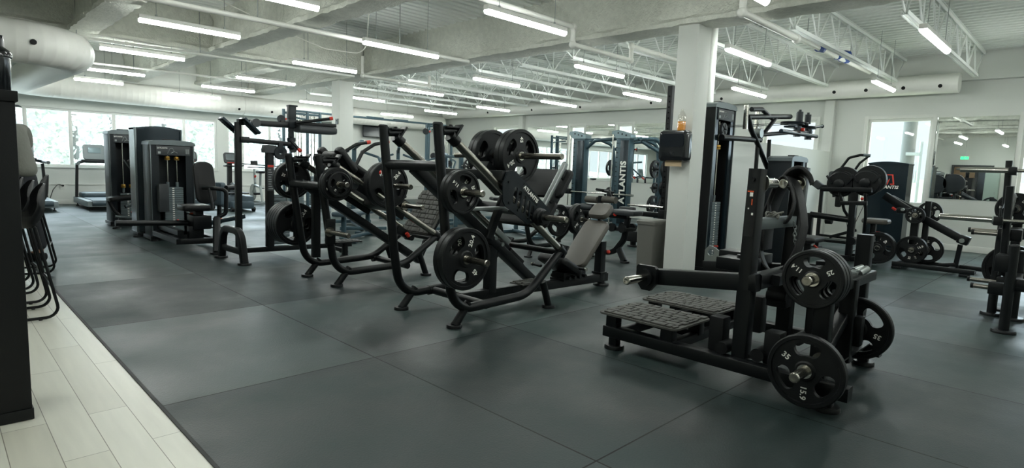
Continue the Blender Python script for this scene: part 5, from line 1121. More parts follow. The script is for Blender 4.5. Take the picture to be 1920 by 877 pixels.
G().lathe([(0, 0), (.047, 0), (.048, .01), (.048, .16), (.030, .20), (.016, .22), (.016, .24), (0, .24)], (6.20, 3.50, 1.6995), Z3, 24).done('bottle_body', 'clear', t)
# ================================================================= tall tower with pulley frame
t = tower('pulley_tower', 'tall dark weight tower standing right of the near column', 6.72, 7.27, 3.36, .34, 2.06, rod_x=(6.94, 7.05), bush_z=1.55, stack_top=.88, mat='shroud', sidemat='blackmat')
g = G(); g.lathe([(.02, -.018), (.078, -.02), (.082, -.01), (.074, 0), (.082, .01), (.078, .02), (.02, .018)], (7.0, 3.38, 1.765), Y3, 28, closed=True)
for k in range(5): a = 2 * PI * k / 5; g.cyl((7.0 + .02 * math.cos(a), 3.36, 1.765 + .02 * math.sin(a)), (7.0 + .07 * math.cos(a), 3.36, 1.765 + .07 * math.sin(a)), .008, 6)
g.done('pulley', 'dkgrey', t)
g = G(); g.tube([(6.88, 3.33, 1.66), (7.95, 3.31, 1.69)], .035); g.done('top_arm', 'black', t)
g = G(); g.tube([(7.06, 3.35, 1.82), (7.45, 3.33, 1.85), (8.9, 3.30, 1.99)], .005, 0, 6); g.tube([(7.06, 3.37, 1.80), (7.45, 3.35, 1.83), (8.9, 3.32, 1.97)], .005, 0, 6); g.cyl((6.94, 3.46, .95), (6.94, 3.46, 1.62), .006, 6); g.done('cable', 'cable', t)
g = G(); g.tube([(6.94, 3.5, .95), (6.99, 3.46, .93), (7.03, 3.44, .74)], .010, .03); g.done('pin_tether', 'cable', t)
g = G(); g.tube([(7.50, 3.3, 1.95), (7.62, 3.3, 1.80), (7.80, 3.3, 1.68), (8.60, 3.3, 1.05), (8.62, 3.3, .10)], .034, .05); g.tube([(7.48, 3.3, 1.955), (8.9, 3.3, 2.08)], .035); g.tube([(7.85, 3.31, 1.66), (8.12, 3.3, 1.84), (8.40, 3.3, 2.03)], .028, .03); g.tube([(7.88, 3.31, 1.62), (7.90, 3.3, .06)], .026); g.tube([(8.33, 3.34, 1.72), (8.44, 3.34, .08)], .026); g.tube([(7.58, 3.3, 2.06), (7.9, 3.3, 2.09), (8.25, 3.3, 2.0)], .03, .12); g.rtube([(7.3, 3.3, .10), (8.7, 3.3, .10)], .08, .08); g.tube([(7.95, 3.30, 1.76), (8.9, 3.2, 1.86), (9.5, 3.2, 1.9)], .028, .2); g.done('pulley_frame', 'black', t)
g = G(); g.cyl((7.84, 3.25, 1.775), (7.84, 3.36, 1.775), .06, 20); g.done('pivot', 'steel', t)
g = G(); g.rtube([(7.44, 3.3, 1.80), (7.43, 3.3, 2.10)], .05, .05, up=X3); g.rtube([(8.25, 3.5, 1.7), (8.25, 3.5, 2.1)], .05, .05, up=X3); g.done('chrome_post', 'chrome', t)
g = G(); 
for x, y, z, r in ((8.95, 3.28, 1.99, .16), (9.25, 3.3, 2.0, .14), (9.45, 3.25, 1.96, .13)): g.lathe([(.02, -.018), (r - .004, -.02), (r, -.01), (r - .01, 0), (r, .01), (r - .004, .02), (.02, .018)], (x, y, z), Z3, 28, closed=True)
for x, y in ((9.05, 3.22), (9.2, 3.28), (9.5, 3.26)): g.cyl((x, y, 2.02), (x, y, 2.16), .045, 16); g.cyl((x, y, 2.16), (x, y, 2.19), .02, 10)
g.done('pulley_block', 'panel', t)
g = G(); g.box(8.85, 9.6, 3.2, 3.36, 1.925, 1.95, .006); g.cyl((9.55, 3.26, 1.96), (9.95, 3.2, 2.02), .02, 12); g.ball((9.97, 3.2, 2.02), .03, 12); g.cyl((8.4, 3.22, 1.84), (9.6, 3.15, 1.84), .03, 14); g.cyl((9.0, 3.22, 1.80), (9.0, 3.22, 1.95), .05, 16); g.cyl((9.4, 3.2, 1.78), (9.4, 3.2, 1.95), .05, 16); g.done('handle_arm', 'shroud', t)
g = G(); g.cyl((9.02, 3.17, 1.90), (9.02, 3.13, 1.90), .025, 10); g.done('adjust_knob', 'red', t)
# low frame behind belt squat: boxes between tower and partition
t = tower('low_weight_tower', 'short dark weight tower in front of the white partition, behind the hanging belts', 8.0, 8.56, 2.90, .30, 1.47, rods=False, panel=False, cat='weight machine', mat='silver')
G().pad((7.98, 2.6, .433), X3, Y3, .46, .28, .08, .06, .03).done('seat', 'pad', t); g = G(); g.rtube([(8.2, 2.88, .10), (7.98, 2.6, .10)], .07, .07); g.rtube([(7.98, 2.6, .03), (7.98, 2.6, .40)], .07, .07, up=X3); g.foot(7.98, 2.6, .07, .03); g.done('seat_post', 'black', t); g = G(); g.tube([(7.90, 2.5, .37), (8.0, 2.44, .29)], .012); g.done('seat_lever', 'red', t)
# ================================================================= lever machine with two round counterweights
t = T('lateral_raise_machine', 'black lever machine with two big round discs on a bar, behind the belt squat', 'weight machine', (9.0, 2.35, 0))
for y, z, r in ((2.60, 1.14, .188), (2.26, 1.17, .185)):
    g = G(); g.lathe([(0, -.10), (r, -.10), (r + .006, -.08), (r + .006, -.02), (r * .92, 0), (r * .9, .03), (0, .03)], (8.98, y, z), -X3, 36); g.lathe([(0, 0), (r * 1.1, 0), (r * 1.12, .02), (r * 1.1, .09), (0, .09)], (9.04, y - .03, z + .05), X3, 36); g.done('round_weight', 'plate', t)
    g = G(); g.lathe([(0, 0), (.07, 0), (.07, .05), (.05, .06), (0, .06)], (8.95, y, z), -X3, 20); g.obox((8.93, y + .14, z + .06), (.03, .03, .14), Matrix.Rotation(-.6, 3, 'X'), .004); g.obox((8.93, y - .14, z + .06), (.03, .03, .14), Matrix.Rotation(.6, 3, 'X'), .004); g.done('hub', 'black', t)
g = G(); g.rtube([(8.88, 2.82, 1.05), (8.88, 2.15, 1.075)], .05, .065); g.done('front_bar', 'black', t)
g = G(); g.rtube([(8.9, 2.37, .08), (8.9, 2.38, .88)], .085, .085, up=X3); g.tube([(8.9, 2.95, .66), (8.9, 2.40, .62)], .045); g.rtube([(8.9, 2.54, .86), (8.9, 2.2, .88)], .05, .06); g.rtube([(8.9, 2.95, .08), (8.9, 2.95, .68)], .08, .08, up=X3); g.rtube([(8.8, 2.37, .06), (9.7, 2.4, .06)], .08, .08); g.cyl((8.82, 2.34, .32), (8.96, 2.34, .32), .06, 18); g.rtube([(8.9, 2.95, .06), (8.9, 2.0, .06)], .08, .07); g.done('frame', 'black', t)
g = G(); g.tube([(8.92, 2.58, 1.02), (8.95, 2.50, .75), (9.0, 2.42, .62)], .022); g.tube([(8.92, 2.24, 1.02), (8.97, 2.22, .70), (9.05, 2.24, .45)], .022); g.tube([(9.02, 2.62, 1.3), (9.0, 2.42, .34)], .004, 0, 6); g.tube([(8.95, 2.20, 1.0), (8.9, 2.42, .30)], .004, 0, 6); g.done('link_rod', 'black', t)
g = G(); g.pad((9.15, 2.12, .62), Y3, X3, .34, .32, .08, .08, .03); g.done('seat', 'padbrown', t); g = G(); g.rtube([(9.15, 2.15, .08), (9.15, 2.15, .58)], .07, .07, up=X3); g.rtube([(8.9, 2.37, .10), (9.2, 2.15, .10)], .06, .06); g.foot(9.15, 2.15, .06, .04); g.done('seat_post', 'black', t); g = G(); g.ball((8.90, 2.27, .94), .022, 12); g.cyl((9.12, 2.10, .45), (9.12, 2.05, .45), .025, 10); g.done('adjust_knob', 'red', t)
g = G(); horn(g, (8.86, 1.98, .27), (8.70, 1.98, .27)); g.rtube([(8.9, 2.0, .05), (8.9, 1.98, .36)], .06, .06, up=X3); g.done('storage_horn', 'black', t)
t.location = Vector(t.location) + Vector((.70, .18, 0))
g1 = 'plates low on the lever machine'
plates('45', (9.465, 2.16, .27), -X3, ['big plate low behind the square post of the belt squat, right of the lever machine', 'plate right behind the big low plate of the lever machine'], .3, g1)
# ================================================================= cable frame against the partition end
t = T('seated_pulley_frame', 'thin dark cable frame with long curved handles beside the partition end', 'weight machine', (11.2, 3.2, 0))
g = G()
for y in (3.50, 2.95): g.rtube([(11.2, y, .02), (11.2, y, 1.1)], .055, .055, up=X3); g.box(11.1, 11.3, y - .06, y + .06, 0, .02, .003)
g.rtube([(11.2, 3.5, .13), (11.2, 2.9, .13)], .05, .05); g.rtube([(11.2, 3.5, .22), (11.2, 2.6, .20)], .04, .04); g.rtube([(11.2, 3.3, .20), (11.2, 2.9, .36)], .06, .05); g.rtube([(11.2, 2.95, 1.08), (11.2, 3.5, 1.08)], .05, .05); g.done('frame', 'black', t)
g = G(); g.tube([(11.2, 3.35, 1.20), (11.2, 3.12, 1.58), (11.2, 2.95, 1.63), (11.2, 2.80, 1.62)], .022, .06); g.tube([(11.32, 3.14, 1.20), (11.32, 2.98, 1.5), (11.32, 2.85, 1.62)], .02, .06); g.rtube([(11.25, 3.35, 1.20), (11.25, 3.3, .9)], .06, .05, up=X3); g.done('handle', 'black', t)
G().cyl((11.2, 2.90, 1.63), (11.2, 2.80, 1.62), .026, 12).done('grip', 'silver', t)
g = G(); g.pad((11.3, 3.38, 1.22), Y3, Z3, .12, .26, .1, .05, .03); g.obox((11.15, 3.56, 1.10), (.10, .14, .12), Matrix.Rotation(.6, 3, 'X'), .02); g.done('pad', 'dkgrey', t)
g = G(); g.pad((11.2, 3.22, .90), Y3, Z3, .10, .34, .05, .03, .015); g.pad((11.2, 3.0, .98), Y3, Z3, .14, .4, .06, .03, .015); g.cyl((11.1, 3.36, .50), (11.1, 3.26, .50), .07, 18); g.done('backrest', 'pad', t)
# ================================================================= shrouded tower with the red emblem
t = T('emblem_weight_tower', 'dark weight tower with a red letter emblem under the bright window at right', 'weight machine', (12.15, 2.7, 0))
pr = [(11.98 - .035 * math.sin(PI * i / 14), 2.40 + .60 * i / 14) for i in range(15)] + [(12.35, 3.0), (12.35, 2.4)]
g = G(); g.prism(pr, [], (0, 0, .05), X3, Y3, 1.46); g.done('shroud', 'shroud', t)
g = G(); g.prism([(2.39, 1.50)] + [(2.39 + .62 * i / 14, 1.52 + .03 * math.sin(PI * i / 14)) for i in range(15)] + [(3.01, 1.50)], [], (11.93, 0, 0), Y3, Z3, .43); g.done('top_cap', 'shroud', t)
g = G(); g.box(11.93, 12.38, 2.37, 3.03, .0, .05, .006); g.done('base', 'black', t)
g = G(); ex = 11.932; uu = Y3 * -1
def poly(g, pts, o, u, v, th=.003): g.prism(pts, [], o, u, v, th)
oA = (11.944, 2.66, 1.24)
g.prism([(-.085, -.09), (-.06, .09), (.055, .09), (.085, -.09), (.02, -.09), (.02, -.072), (.062, -.072), (.038, .072), (-.043, .072), (-.066, -.09)], [], oA, uu, Z3, .003); g.prism([(-.045, -.09), (-.018, -.09), (.012, .02), (-.012, -.01)], [], oA, uu, Z3, .003); M['redemblem'] = mk('red_emblem', (.62, .05, .03), .5); g.done('emblem', 'redemblem', t)
g = G(); add_text(g, 'ATLANTIS', (11.940, 2.69, 1.105), uu, Z3, .075, .03, .2); g.done('lettering', 'white', t, smooth=0, fix=False)
# ================================================================= lever row with plates
t = T('lever_row', 'black T-bar row machine with long slanted beam in front of the emblem tower', 'weight machine', (9.8, 1.6, 0))
g = G(); g.rtube([(9.95, 2.25, 1.0), (9.9, 1.85, .76), (9.75, 1.25, .47)], .07, .10); g.rtube([(10.15, 2.2, .98), (10.1, 1.9, .83)], .05, .05); g.done('lever_beam', 'black', t)
g = G(); g.rtube([(9.85, 1.82, .08), (9.85, 1.82, .80)], .09, .09, up=X3); g.rtube([(9.90, 1.70, .3), (9.90, 1.70, .95)], .07, .07, up=X3); g.obox((9.85, 1.95, .80), (.08, .22, .08), None, .02); g.done('pivot_post', 'black', t)
g = G()
for x in (9.55, 10.05): g.rtube([(x, 1.98, .07), (x, 1.06 if x < 10 else 1.04, .07)], .07, .06); g.box(x - .05, x + .05, 1.10, 1.22, .0, .04, .01); g.box(x - .05, x + .05, 1.88, 1.98, .0, .04, .01)
g.rtube([(9.55, 1.9, .07), (10.05, 1.9, .07)], .07, .06); g.rtube([(9.55, 1.32, .07), (10.05, 1.32, .07)], .07, .06); g.done('base_frame', 'black', t)
g = G(); g.rtube([(9.78, 1.30, .08), (9.76, 1.27, .40)], .055, .055, up=X3); g.rtube([(9.78, 1.48, .09), (9.77, 1.30, .13)], .05, .05); g.obox((9.75, 1.24, .47), (.14, .13, .12), Matrix.Rotation(.3, 3, 'X'), .02); g.done('end_bracket', 'black', t)
g = G(); g.cyl((9.66, 1.25, .46), (9.84, 1.25, .46), .03, 16); g.cyl((9.64, 1.95, .82), (9.7, 1.95, .82), .02, 10); g.done('pivot', 'steel', t)
g = G(); horn(g, (9.82, 1.80, .75), (9.60, 1.80, .75)); horn(g, (9.82, 1.80, .27), (9.58, 1.80, .27)); horn(g, (9.98, 1.70, .77), (10.15, 1.70, .77)); horn(g, (9.9, 1.66, .27), (10.14, 1.66, .27)); g.done('loading_horn', 'brushed', t)
g = G(); g.cyl((9.9, 2.08, .80), (9.9, 2.13, .83), .018, 12); g.done('adjust_knob', 'red', t)
g1 = 'plates on the T-bar row machine'
plates('10', (9.68, 1.80, .75), -X3, ['small round plate on the upper peg of the T-bar row machine', 'second small plate behind it on the upper peg of the T-bar row machine'], 0, g1)
plates('35', (9.69, 1.80, .27), -X3, ['15.9 plate on the low front peg of the T-bar row machine', 'second plate on the low front peg of the T-bar row machine'], -2.18, g1)
plate('25', (10.06, 1.70, .79), -X3, .4, 'open-gripped plate high on the rear peg of the T-bar row machine', g1); plate('35', (9.97, 1.66, .27), -X3, 1.1, 'plate low on the rear peg of the T-bar row machine', g1)
# ================================================================= rack at the right edge
t = T('plate_rack', 'black upright rack with bar horns at the right edge of the photo', 'rack', (6.6, .5, 0))
def post(x, y, h, tilt=0.0):
    g = G(); g.tube([(x, y, .012), (x + tilt, y, h)], .036, n=18); g.foot(x, y, .085, .026); g.lathe([(.036, 0), (.030, .012), (0, .018)], (x + tilt, y, h), Z3, 18); g.done('upright', 'black', t)
post(6.23, .46, .72); post(6.9, .46, .62); post(7.0, .62, 1.0)
g = G(); g.rtube([(6.42, .53, .45), (6.40, .55, 1.20)], .055, .075, up=X3, rad=.02); g.rtube([(6.98, .61, .9), (6.98, .63, 1.43)], .05, .06, up=X3, rad=.015); g.box(6.2, 6.46, .45, .57, .50, .64, .01); g.tube([(7.0, .62, .7), (6.92, .58, 1.0), (6.80, .57, 1.10), (6.6, .55, 1.12), (6.42, .55, 1.0)], .035, .15); g.done('slotted_post', 'black', t)
g = G(); g.rtube([(6.3, .47, .40), (6.3, -.9, .40)], .09, .10); g.rtube([(6.95, .5, .40), (6.95, -.9, .40)], .08, .08); g.rtube([(6.3, .42, .40), (6.95, .46, .40)], .07, .07); g.rtube([(6.3, -.9, .02), (6.3, -.9, .45)], .08, .08, up=X3); g.rtube([(6.95, -.9, .02), (6.95, -.9, .45)], .08, .08, up=X3); g.done('crossbar', 'black', t)
for x, y, z, L_ in ((6.5, .56, .79, .20), (6.95, .62, .78, .22), (6.32, .50, .345, .20), (6.85, .55, .33, .24)):
    g = G(); g.cyl((x, y, z), (x, y + L_, z), .020, 16); g.done('storage_horn', 'brushed', t); g = G(); g.cyl((x, y + L_, z), (x, y + L_ + .02, z), .023, 16); g.done('horn_cap', 'blackmat', t)
g = G()
for x, z in ((6.5, .79), (6.95, .78), (6.32, .345), (6.85, .33)): g.box(x - .04, x + .06, .44, .60, z - .05, z + .05, .008)
g.done('horn_base', 'black', t)
for x, y0, z, lab in ((6.325, .99, .915, 'lower barbell with thick chrome sleeve on the rack at the right edge'), (6.91, .965, 1.34, 'upper barbell on the rear posts of the rack at the right edge')):
    b = T('barbell', lab, 'barbell', (x, .4, z)); g = G(); g.cyl((x, y0, z), (x, y0 - .36, z), .0255, 20); g.lathe([(.0255, 0), (.022, .006), (0, .006)], (x, y0, z), Y3, 20); g.done('sleeve', 'chrome', b); G().cyl((x, y0 - .36, z), (x, -1.0, z), .0145, 16).done('shaft', 'chrome', b); G().cyl((x, y0 - .36, z), (x, y0 - .39, z), .036, 20).done('collar', 'steel', b)
    g = G(); g.box(x - .03, x + .06, .56, .62, z - .042, z - .0265, .003); g.box(x - .04, x - .028, .56, .62, z - .042, z + .03, .003); g.done('bar_hook', 'black', t)
g = G(); horn(g, (7.30, .53, .43), (7.08, .53, .43)); horn(g, (7.30, .56, .99), (7.08, .56, .99)); g.rtube([(7.34, .54, .02), (7.34, .54, 1.1)], .07, .07, up=X3); g.box(7.25, 7.45, .46, .62, 0, .02, .003); g.rtube([(6.95, .50, .06), (7.34, .54, .06)], .06, .06); g.done('plate_post', 'black', t)
g1 = 'plates on the rack at the right edge'
plates('45', (7.19, .53, .43), -X3, ['20.4 plate low on the rack at the right edge', 'second plate behind the low 20.4 plate on the right edge rack'], -2.09, g1); plates('25', (7.20, .56, .99), -X3, ['small plate high on the rack at the right edge'], .4, g1)
# ================================================================= lettered rack columns (multi-press) by the mirrors
t = T('smith_machine', 'blue grey smith machine with two tall columns, one lettered, by the mirrors', 'smith machine', (10.5, 7.8, 0))
for y0, y1 in ((8.22, 8.55), (7.05, 7.38)):
    g = G(); g.box(10.42, 10.58, y0, y1, .04, 1.90, .008); g.done('column', 'teal', t)
    g = G(); g.box(10.415, 10.42, y0 + .02, y1 - .11, .1, 1.86, .002); g.done('front_panel', 'shroud', t)
    g = G(); g.prism([(y0 - .03, 1.90), (y0 - .03, 1.97), (y1 - .05, 2.07), (y1 + .10, 2.06), (y1 + .12, 2.0), (y1, 1.90)], [], (10.40, 0, 0), Y3, Z3, .20); g.done('column_cap', 'paleteal', t)
    g = G()
    for k in range(3): g.cyl((10.395, y0 + .08 + .1 * k, 1.96 + .025 * k), (10.40, y0 + .08 + .1 * k, 1.96 + .025 * k), .018, 12)
    g.done('cap_bolt', 'blackmat', t)
    g = G(); g.cyl((10.38, y1 + .06, .1), (10.38, y1 + .06, 1.98), .014, 12); g.done('guide_rod', 'chrome', t)
    g = G()
    for k in range(16): g.cyl((10.41, y1 - .05, .3 + .1 * k), (10.37, y1 - .05, .3 + .1 * k), .008, 8)
    g.done('catch_peg', 'blackmat', t)
    g = G(); g.box(10.34, 10.44, y1 - .02, y1 + .12, .66, .78, .01); g.done('carriage', 'black', t)
    g = G(); g.tube([(10.58, y0 + .1, 1.86), (11.0, y0 + .05, 1.92), (11.35, y0 - .1, 1.80), (11.40, y0 - .12, 1.4), (11.40, y0 - .12, .05)], .038, .2); g.tube([(10.5, y0 + .05, .06), (11.5, y0 - .1, .06)], .045); g.done('rear_leg', 'teal', t)
    g = G(); g.box(10.30, 10.72, y0 - .05, y1 + .15, .0, .05, .008); g.done('foot', 'teal', t)
lb = G(); add_text(lb, 'ATLANTIS', (10.411, 7.165, .98), Z3, Y3 * 1, .19, .035); lb.done('lettering', 'white', t, smooth=0, fix=False)
g = G(); g.tube([(10.5, 8.22, 1.70), (10.5, 8.0, 1.86), (10.5, 7.4, 1.90)], .038, .12); g.tube([(11.40, 8.10, 1.70), (11.40, 7.9, 1.86), (11.40, 7.0, 1.88)], .034, .12); g.tube([(11.2, 7.05, 1.75), (10.6, 6.9, 1.9)], .034); g.tube([(11.0, 6.6, 1.60), (10.7, 6.95, 1.86)], .04); g.tube([(11.0, 6.62, .05), (11.0, 6.62, 1.75), (10.9, 6.7, 1.90), (10.6, 6.98, 1.9)], .042, .12); g.box(10.9, 11.1, 6.4, 6.8, 0, .05, .006); g.done('top_tube', 'teal', t)
g = G()
for z in (1.28, .885, .50): g.cyl((11.0, 6.40, z), (11.0, 6.85, z), .020, 14)
for z in (1.28, .65): g.cyl((11.40, 7.75, z), (11.40, 8.25, z), .020, 14)
g.done('storage_horn', 'chrome', t)
b = T('smith_bar', 'chrome bar held between the two tall blue grey columns', 'barbell', (10.37, 7.8, .72)); g = G(); g.cyl((10.37, 6.9, .72), (10.37, 9.05, .72), .016, 14); g.done('shaft', 'chrome', b); g = G(); g.cyl((10.37, 6.85, .72), (10.37, 7.02, .72), .025, 16); g.cyl((10.37, 8.9, .72), (10.37, 9.1, .72), .025, 16); g.done('sleeve', 'chrome', b)
g1 = 'plates on the smith machine pegs'
for k, c, n, lab in (('35', (11.0, 6.5, 1.28), -Y3, 'largest hung plate, at the top peg right of the lettered column'), ('35', (11.0, 6.76, 1.28), Y3, 'plate behind the top peg post right of the lettered column'), ('10', (11.0, 6.5, .885), -Y3, 'small plate on the middle peg right of the lettered column'), ('25', (11.0, 6.54, .885), -Y3, 'plate behind the small one on the middle peg right of the lettered column'), ('10', (11.0, 6.74, .885), Y3, 'small plate on the far side of the middle peg by the lettered column'), ('45', (11.0, 6.5, .50), -Y3, 'big plate on the lowest peg right of the lettered column'), ('45', (11.0, 6.76, .50), Y3, 'big plate behind the lowest peg by the lettered column'),
        ('35', (11.40, 7.84, 1.28), -Y3, 'plate hung between the two tall blue grey columns'), ('35', (11.40, 8.185, 1.28), Y3, 'plate hung just left of the curved tube between the tall columns'), ('35', (11.40, 8.185, .65), Y3, 'low plate half hidden between the two tall columns')): plate(k, c, n, .5, lab, g1)
# ================================================================= more equipment in the deep middle
t = T('plate_storage_rack', 'blue grey storage rack carrying round plates, seen past the leg press crossbar', 'rack', (7.6, 9.4, 0))
g = G()
for y in (9.1, 9.7): g.rtube([(7.6, y, .02), (7.6, y, 1.42)], .07, .07, up=X3); g.rtube([(7.3, y, .05), (7.9, y, .05)], .08, .06)
g.rtube([(7.6, 9.1, 1.38), (7.6, 9.7, 1.38)], .06, .06); g.rtube([(7.6, 9.1, .5), (7.6, 9.7, .5)], .06, .06); g.done('frame', 'teal', t)
g = G()
for y, z in ((9.1, 1.2), (9.1, .75), (9.7, .8)): g.cyl((7.6, y - .03, z), (7.6, y - .42, z), .024, 14)
g.done('storage_horn', 'chrome', t)
g1 = 'plates on the blue grey storage rack'
plates('35', (7.6, 8.78, .75), -Y3, ['15.9 plate on the blue grey rack, framed by the leg press crossbar', 'second plate behind it on the blue grey rack'], 2.0, g1); plates('25', (7.6, 8.85, 1.2), -Y3, ['plate on the top horn of the blue grey rack'], .3, g1); plates('45', (7.6, 9.42, .8), -Y3, ['plate on the rear horn of the blue grey rack'], .3, g1)
def simple_machine(x, y, rz, label, pad='pad'):
    t = T('pulldown_machine', label, 'weight machine', (x, y, 0), rz); o = Vector((x, y, 0)); r = Matrix.Rotation(rz, 3, 'Z')
    def W(*p): return o + r @ Vector(p)
    U = r @ X3
    g = G(); g.rtube([W(-.55, 0, .06), W(.7, 0, .06)], .08, .07); g.rtube([W(-.55, -.4, .05), W(-.55, .4, .05)], .07, .06); g.rtube([W(.7, -.35, .05), W(.7, .35, .05)], .07, .06); g.rtube([W(.62, 0, .06), W(.55, 0, 1.5)], .08, .07, up=U); g.rtube([W(.55, 0, 1.46), W(-.35, 0, 1.56)], .06, .06); g.rtube([W(-.1, 0, .06), W(-.1, 0, .45)], .07, .07, up=U); g.done('frame', 'teal', t)
    G().pad(W(-.1, 0, .49), U, r @ Y3, .40, .36, .08, .06, .03).done('seat', pad, t); G().pad(W(.20, 0, .82), Z3, r @ Y3, .50, .30, .08, .06, .03).done('backrest', pad, t)
    g = G()
    for s in (-1, 1): g.tube([W(.45, s * .12, 1.40), W(.1, s * .38, 1.30), W(-.25, s * .40, 1.02)], .024, .12)
    g.done('press_arm', 'teal', t)
    g = G()
    for s in (-1, 1): g.cyl(W(-.22, s * .40, 1.04), W(-.30, s * .40, .98), .03, 12)
    g.done('handle_grip', 'red', t)
    g = G()
    for i in range(12): g.obox(W(.68, 0, .12 + i * .04), (.12, .22, .034), r, .003)
    g.done('weight_stack', 'stack', t); return t
simple_machine(5.6, 9.6, 1.2, 'blue grey press machine with red grips behind the hack squat'); simple_machine(7.4, 11.0, 1.0, 'blue grey press machine standing right of the far column'); simple_machine(9.0, 11.6, .6, 'blue grey press machine deep in the middle before the cable crossover')
simple_machine(9.3, 9.6, -.4, 'blue grey press machine deep in the middle, left of the two tall columns')
for x, y, rz, lab in ((4.75, 8.2, .6, 'low blue grey flat bench on the floor behind the hack squat'), (6.5, 8.5, -.3, 'low blue grey flat bench in the deep middle behind the hack squat sled'), (7.6, 7.2, 1.3, 'flat bench on the floor between the leg press and the mirrors')):
    t = T('flat_bench', lab, 'exercise bench', (x, y, 0), rz); o = Vector((x, y, 0)); r = Matrix.Rotation(rz, 3, 'Z')
    def W(*p): return o + r @ Vector(p)
    G().pad(W(0, 0, .42), r @ X3, r @ Y3, 1.15, .28, .08, .05, .03).done('bench_pad', 'tdeck', t)
    g = G(); g.rtube([W(-.5, 0, .05), W(.5, 0, .05)], .07, .05); g.rtube([W(-.42, 0, .05), W(-.42, 0, .38)], .06, .06, up=r @ X3); g.rtube([W(.42, 0, .05), W(.42, 0, .38)], .06, .06, up=r @ X3); g.rtube([W(-.5, -.25, .03), W(-.5, .25, .03)], .06, .05); g.rtube([W(.5, -.25, .03), W(.5, .25, .03)], .06, .05); g.done('frame', 'teal', t)
# ================================================================= behind the camera, seen in the mirror
M['doorwood'] = mk('brown_door', (.20, .125, .065), .5, noise=.1, nscale=3); M['dkframe'] = mk('dark_door_frame', (.03, .032, .035), .5)
e = D.objects.new('door_1', None); COL.objects.link(e); e.location = (XB, 3.9, 0); S(e, 'brown door with dark frame and side light, reflected in the mirror')
g = G(); g.box(XB, XB + .08, 3.20, 3.27, 0, 2.0); g.box(XB, XB + .08, 4.50, 4.58, 0, 2.0); g.box(XB, XB + .08, 3.27, 4.50, 1.93, 2.0); g.box(XB, XB + .08, 3.70, 3.77, 0, 1.93); g.done('frame', 'dkframe', e)
G().box(XB + .01, XB + .055, 3.78, 4.49, .01, 1.92, .003).done('leaf', 'doorwood', e); G().box(XB + .02, XB + .03, 3.28, 3.69, .1, 1.92).done('side_light', 'screen', e); G().box(XB + .055, XB + .10, 4.15, 4.42, 1.80, 1.86, .004).done('closer', 'silver', e); G().cyl((XB + .055, 3.86, .95), (XB + .11, 3.86, .95), .025, 12).done('handle', 'steel', e)
t = T('exit_sign', 'green exit sign hanging in the mirror reflection', 'exit sign', (XB + .5, 4.12, 2.26)); M['exitgreen'] = emit('exit_green', (.05, .55, .22, 1), 1.0); G().box(XB + .49, XB + .53, 3.98, 4.27, 2.20, 2.34, .004).done('housing', 'white', t); g = G(); g.box(XB + .531, XB + .533, 3.99, 4.26, 2.21, 2.33); g.done('green_face', 'exitgreen', t)
g = G(); g.ball((XB + .535, 4.13, 2.30), .012, 8, (.2, 1, 1)); g.tube([(XB + .535, 4.13, 2.285), (XB + .535, 4.12, 2.255), (XB + .535, 4.15, 2.225)], .006, 0, 6); g.tube([(XB + .535, 4.12, 2.255), (XB + .535, 4.10, 2.225)], .006, 0, 6); g.box(XB + .534, XB + .536, 4.04, 4.05, 2.22, 2.315); g.done('pictogram', 'white', t); g = G(); g.cyl((XB + .51, 4.12, 2.34), (XB + .51, 4.12, 3.5), .008, 8); g.done('hanger', 'steel', t)
t = T('locker', 'pale green metal locker by the door in the mirror reflection', 'locker', (-3.5, 3.15, 0)); M['palegreen'] = mk('pale_green_metal', (.30, .38, .34), .5); G().box(-3.8, -3.35, 2.92, 3.36, 0, 1.72, .006).done('body', 'palegreen', t); G().box(-3.352, -3.34, 2.94, 3.34, .04, 1.68, .003).done('door', 'palegreen', t); G().box(-3.342, -3.32, 3.0, 3.02, .85, .97, .003).done('handle', 'steel', t)
# ================================================================= outside: slope with trees, utility pole
M['lawn'] = mk('sunlit_lawn', (.42, .46, .30), .9, noise=.2, nscale=.5); M['leaf'] = mk('hazy_foliage', (.56, .61, .56), .9, noise=.35, nscale=2.5); M['bark'] = mk('grey_bark', (.13, .14, .135), .9); M['far'] = mk('hazy_far_foliage', (.62, .67, .66), .9, noise=.25, nscale=.8)  # foliage colours are paled and greyed to paint in a washed-out daylight glare
g = G()
NX, NY = 30, 12; gr = [[g.bm.verts.new((-30 + 80 * i / NX, YW + 1.0 + 60 * (j / NY) ** 1.5, -1.2 + 5.0 * (j / NY) ** 1.4 + random.uniform(-.2, .2) * (j > 0))) for j in range(NY + 1)] for i in range(NX + 1)]
for i in range(NX):
    for j in range(NY): g.face((gr[i][j], gr[i + 1][j], gr[i + 1][j + 1], gr[i][j + 1]))
S(g.done('hill_outside', 'far')); S(G().box(XW + .3, 60, -20, 40, -1.6, -1.5).done('ground_outside', 'lawn'))
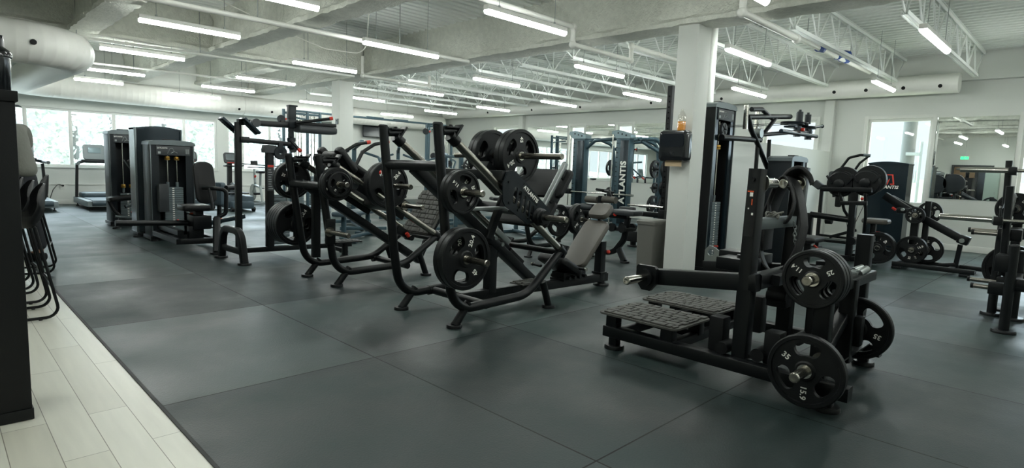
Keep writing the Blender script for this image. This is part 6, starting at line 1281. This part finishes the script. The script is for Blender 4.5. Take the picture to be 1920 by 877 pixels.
def tree(x, y, z0, h, r, label, mat='leaf', seed=0):
    t = T('tree', label, 'tree', (x, y, z0)); rd = random.Random(seed); g = G(); g.tube([(x, y, z0), (x + .1, y, z0 + h * .4), (x, y, z0 + h * .85)], .10, .2, 8); g.done('trunk', 'bark', t); g = G()
    for k in range(1500):
        a, b = rd.uniform(0, 2 * PI), rd.uniform(-.9, 1); rr_ = r * (1 - b * b * .6) * rd.uniform(.55, 1.0)
        c = Vector((x + rr_ * math.cos(a), y + rr_ * math.sin(a), z0 + h * .62 + b * h * .40)); n_ = Vector((rd.uniform(-1, 1), rd.uniform(-1, 1), rd.uniform(-.3, 1))).normalized(); u_, v_, _ = frame(n_); s_ = rd.uniform(.05, .12)
        q = [g.bm.verts.new(c + u_ * s_ * p + v_ * s_ * w_) for p, w_ in ((-1, -.4), (0, -.8), (1, -.2), (.7, .6), (-.3, .9))]; g.face(q)
    g.done('foliage', mat, t, smooth=0, fix=False); return t
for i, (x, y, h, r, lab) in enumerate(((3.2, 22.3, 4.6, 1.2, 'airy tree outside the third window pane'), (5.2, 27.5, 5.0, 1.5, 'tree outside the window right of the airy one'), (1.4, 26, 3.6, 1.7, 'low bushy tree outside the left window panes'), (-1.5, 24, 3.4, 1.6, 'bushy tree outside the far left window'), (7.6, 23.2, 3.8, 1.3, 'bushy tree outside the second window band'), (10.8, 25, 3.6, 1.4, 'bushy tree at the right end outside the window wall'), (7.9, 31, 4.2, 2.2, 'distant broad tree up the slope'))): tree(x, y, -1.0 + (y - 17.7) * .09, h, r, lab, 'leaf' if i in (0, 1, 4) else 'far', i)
t = T('utility_pole', 'grey utility pole with fittings outside the tall right window', 'pole', (17.5, 3.55, -1.5)); G().cyl((17.5, 3.55, -1.5), (17.42, 3.55, 9), .16, 20, .14).done('shaft', 'bark', t); g = G(); g.cyl((17.3, 3.25, -1.5), (17.3, 3.25, 2.2), .04, 10); g.obox((17.3, 3.4, 1.9), (.1, .3, .08), None, .01); g.cyl((17.35, 3.3, 1.2), (17.35, 3.3, 1.5), .06, 12); g.done('conduit', 'steel', t)
g = G(); g.tube([(17.3, 3.2, 3.6), (17.25, 3.0, 2.7), (17.3, 2.7, 2.3)], .015, .3); g.tube([(17.3, 3.25, 3.6), (17.25, 2.85, 2.6), (17.3, 2.5, 2.25)], .015, .3); tag(g.done('overhead_wire', 'steel'), 'dark wires looping down beside the utility pole outside', 'wire')
g = G(); g.box(22, 22.2, -6, 14, -1.5, 1.2); g.box(21.9, 22.2, -6, 14, 1.2, 1.3); S(g.done('wall_outside', 'wall', smooth=0))
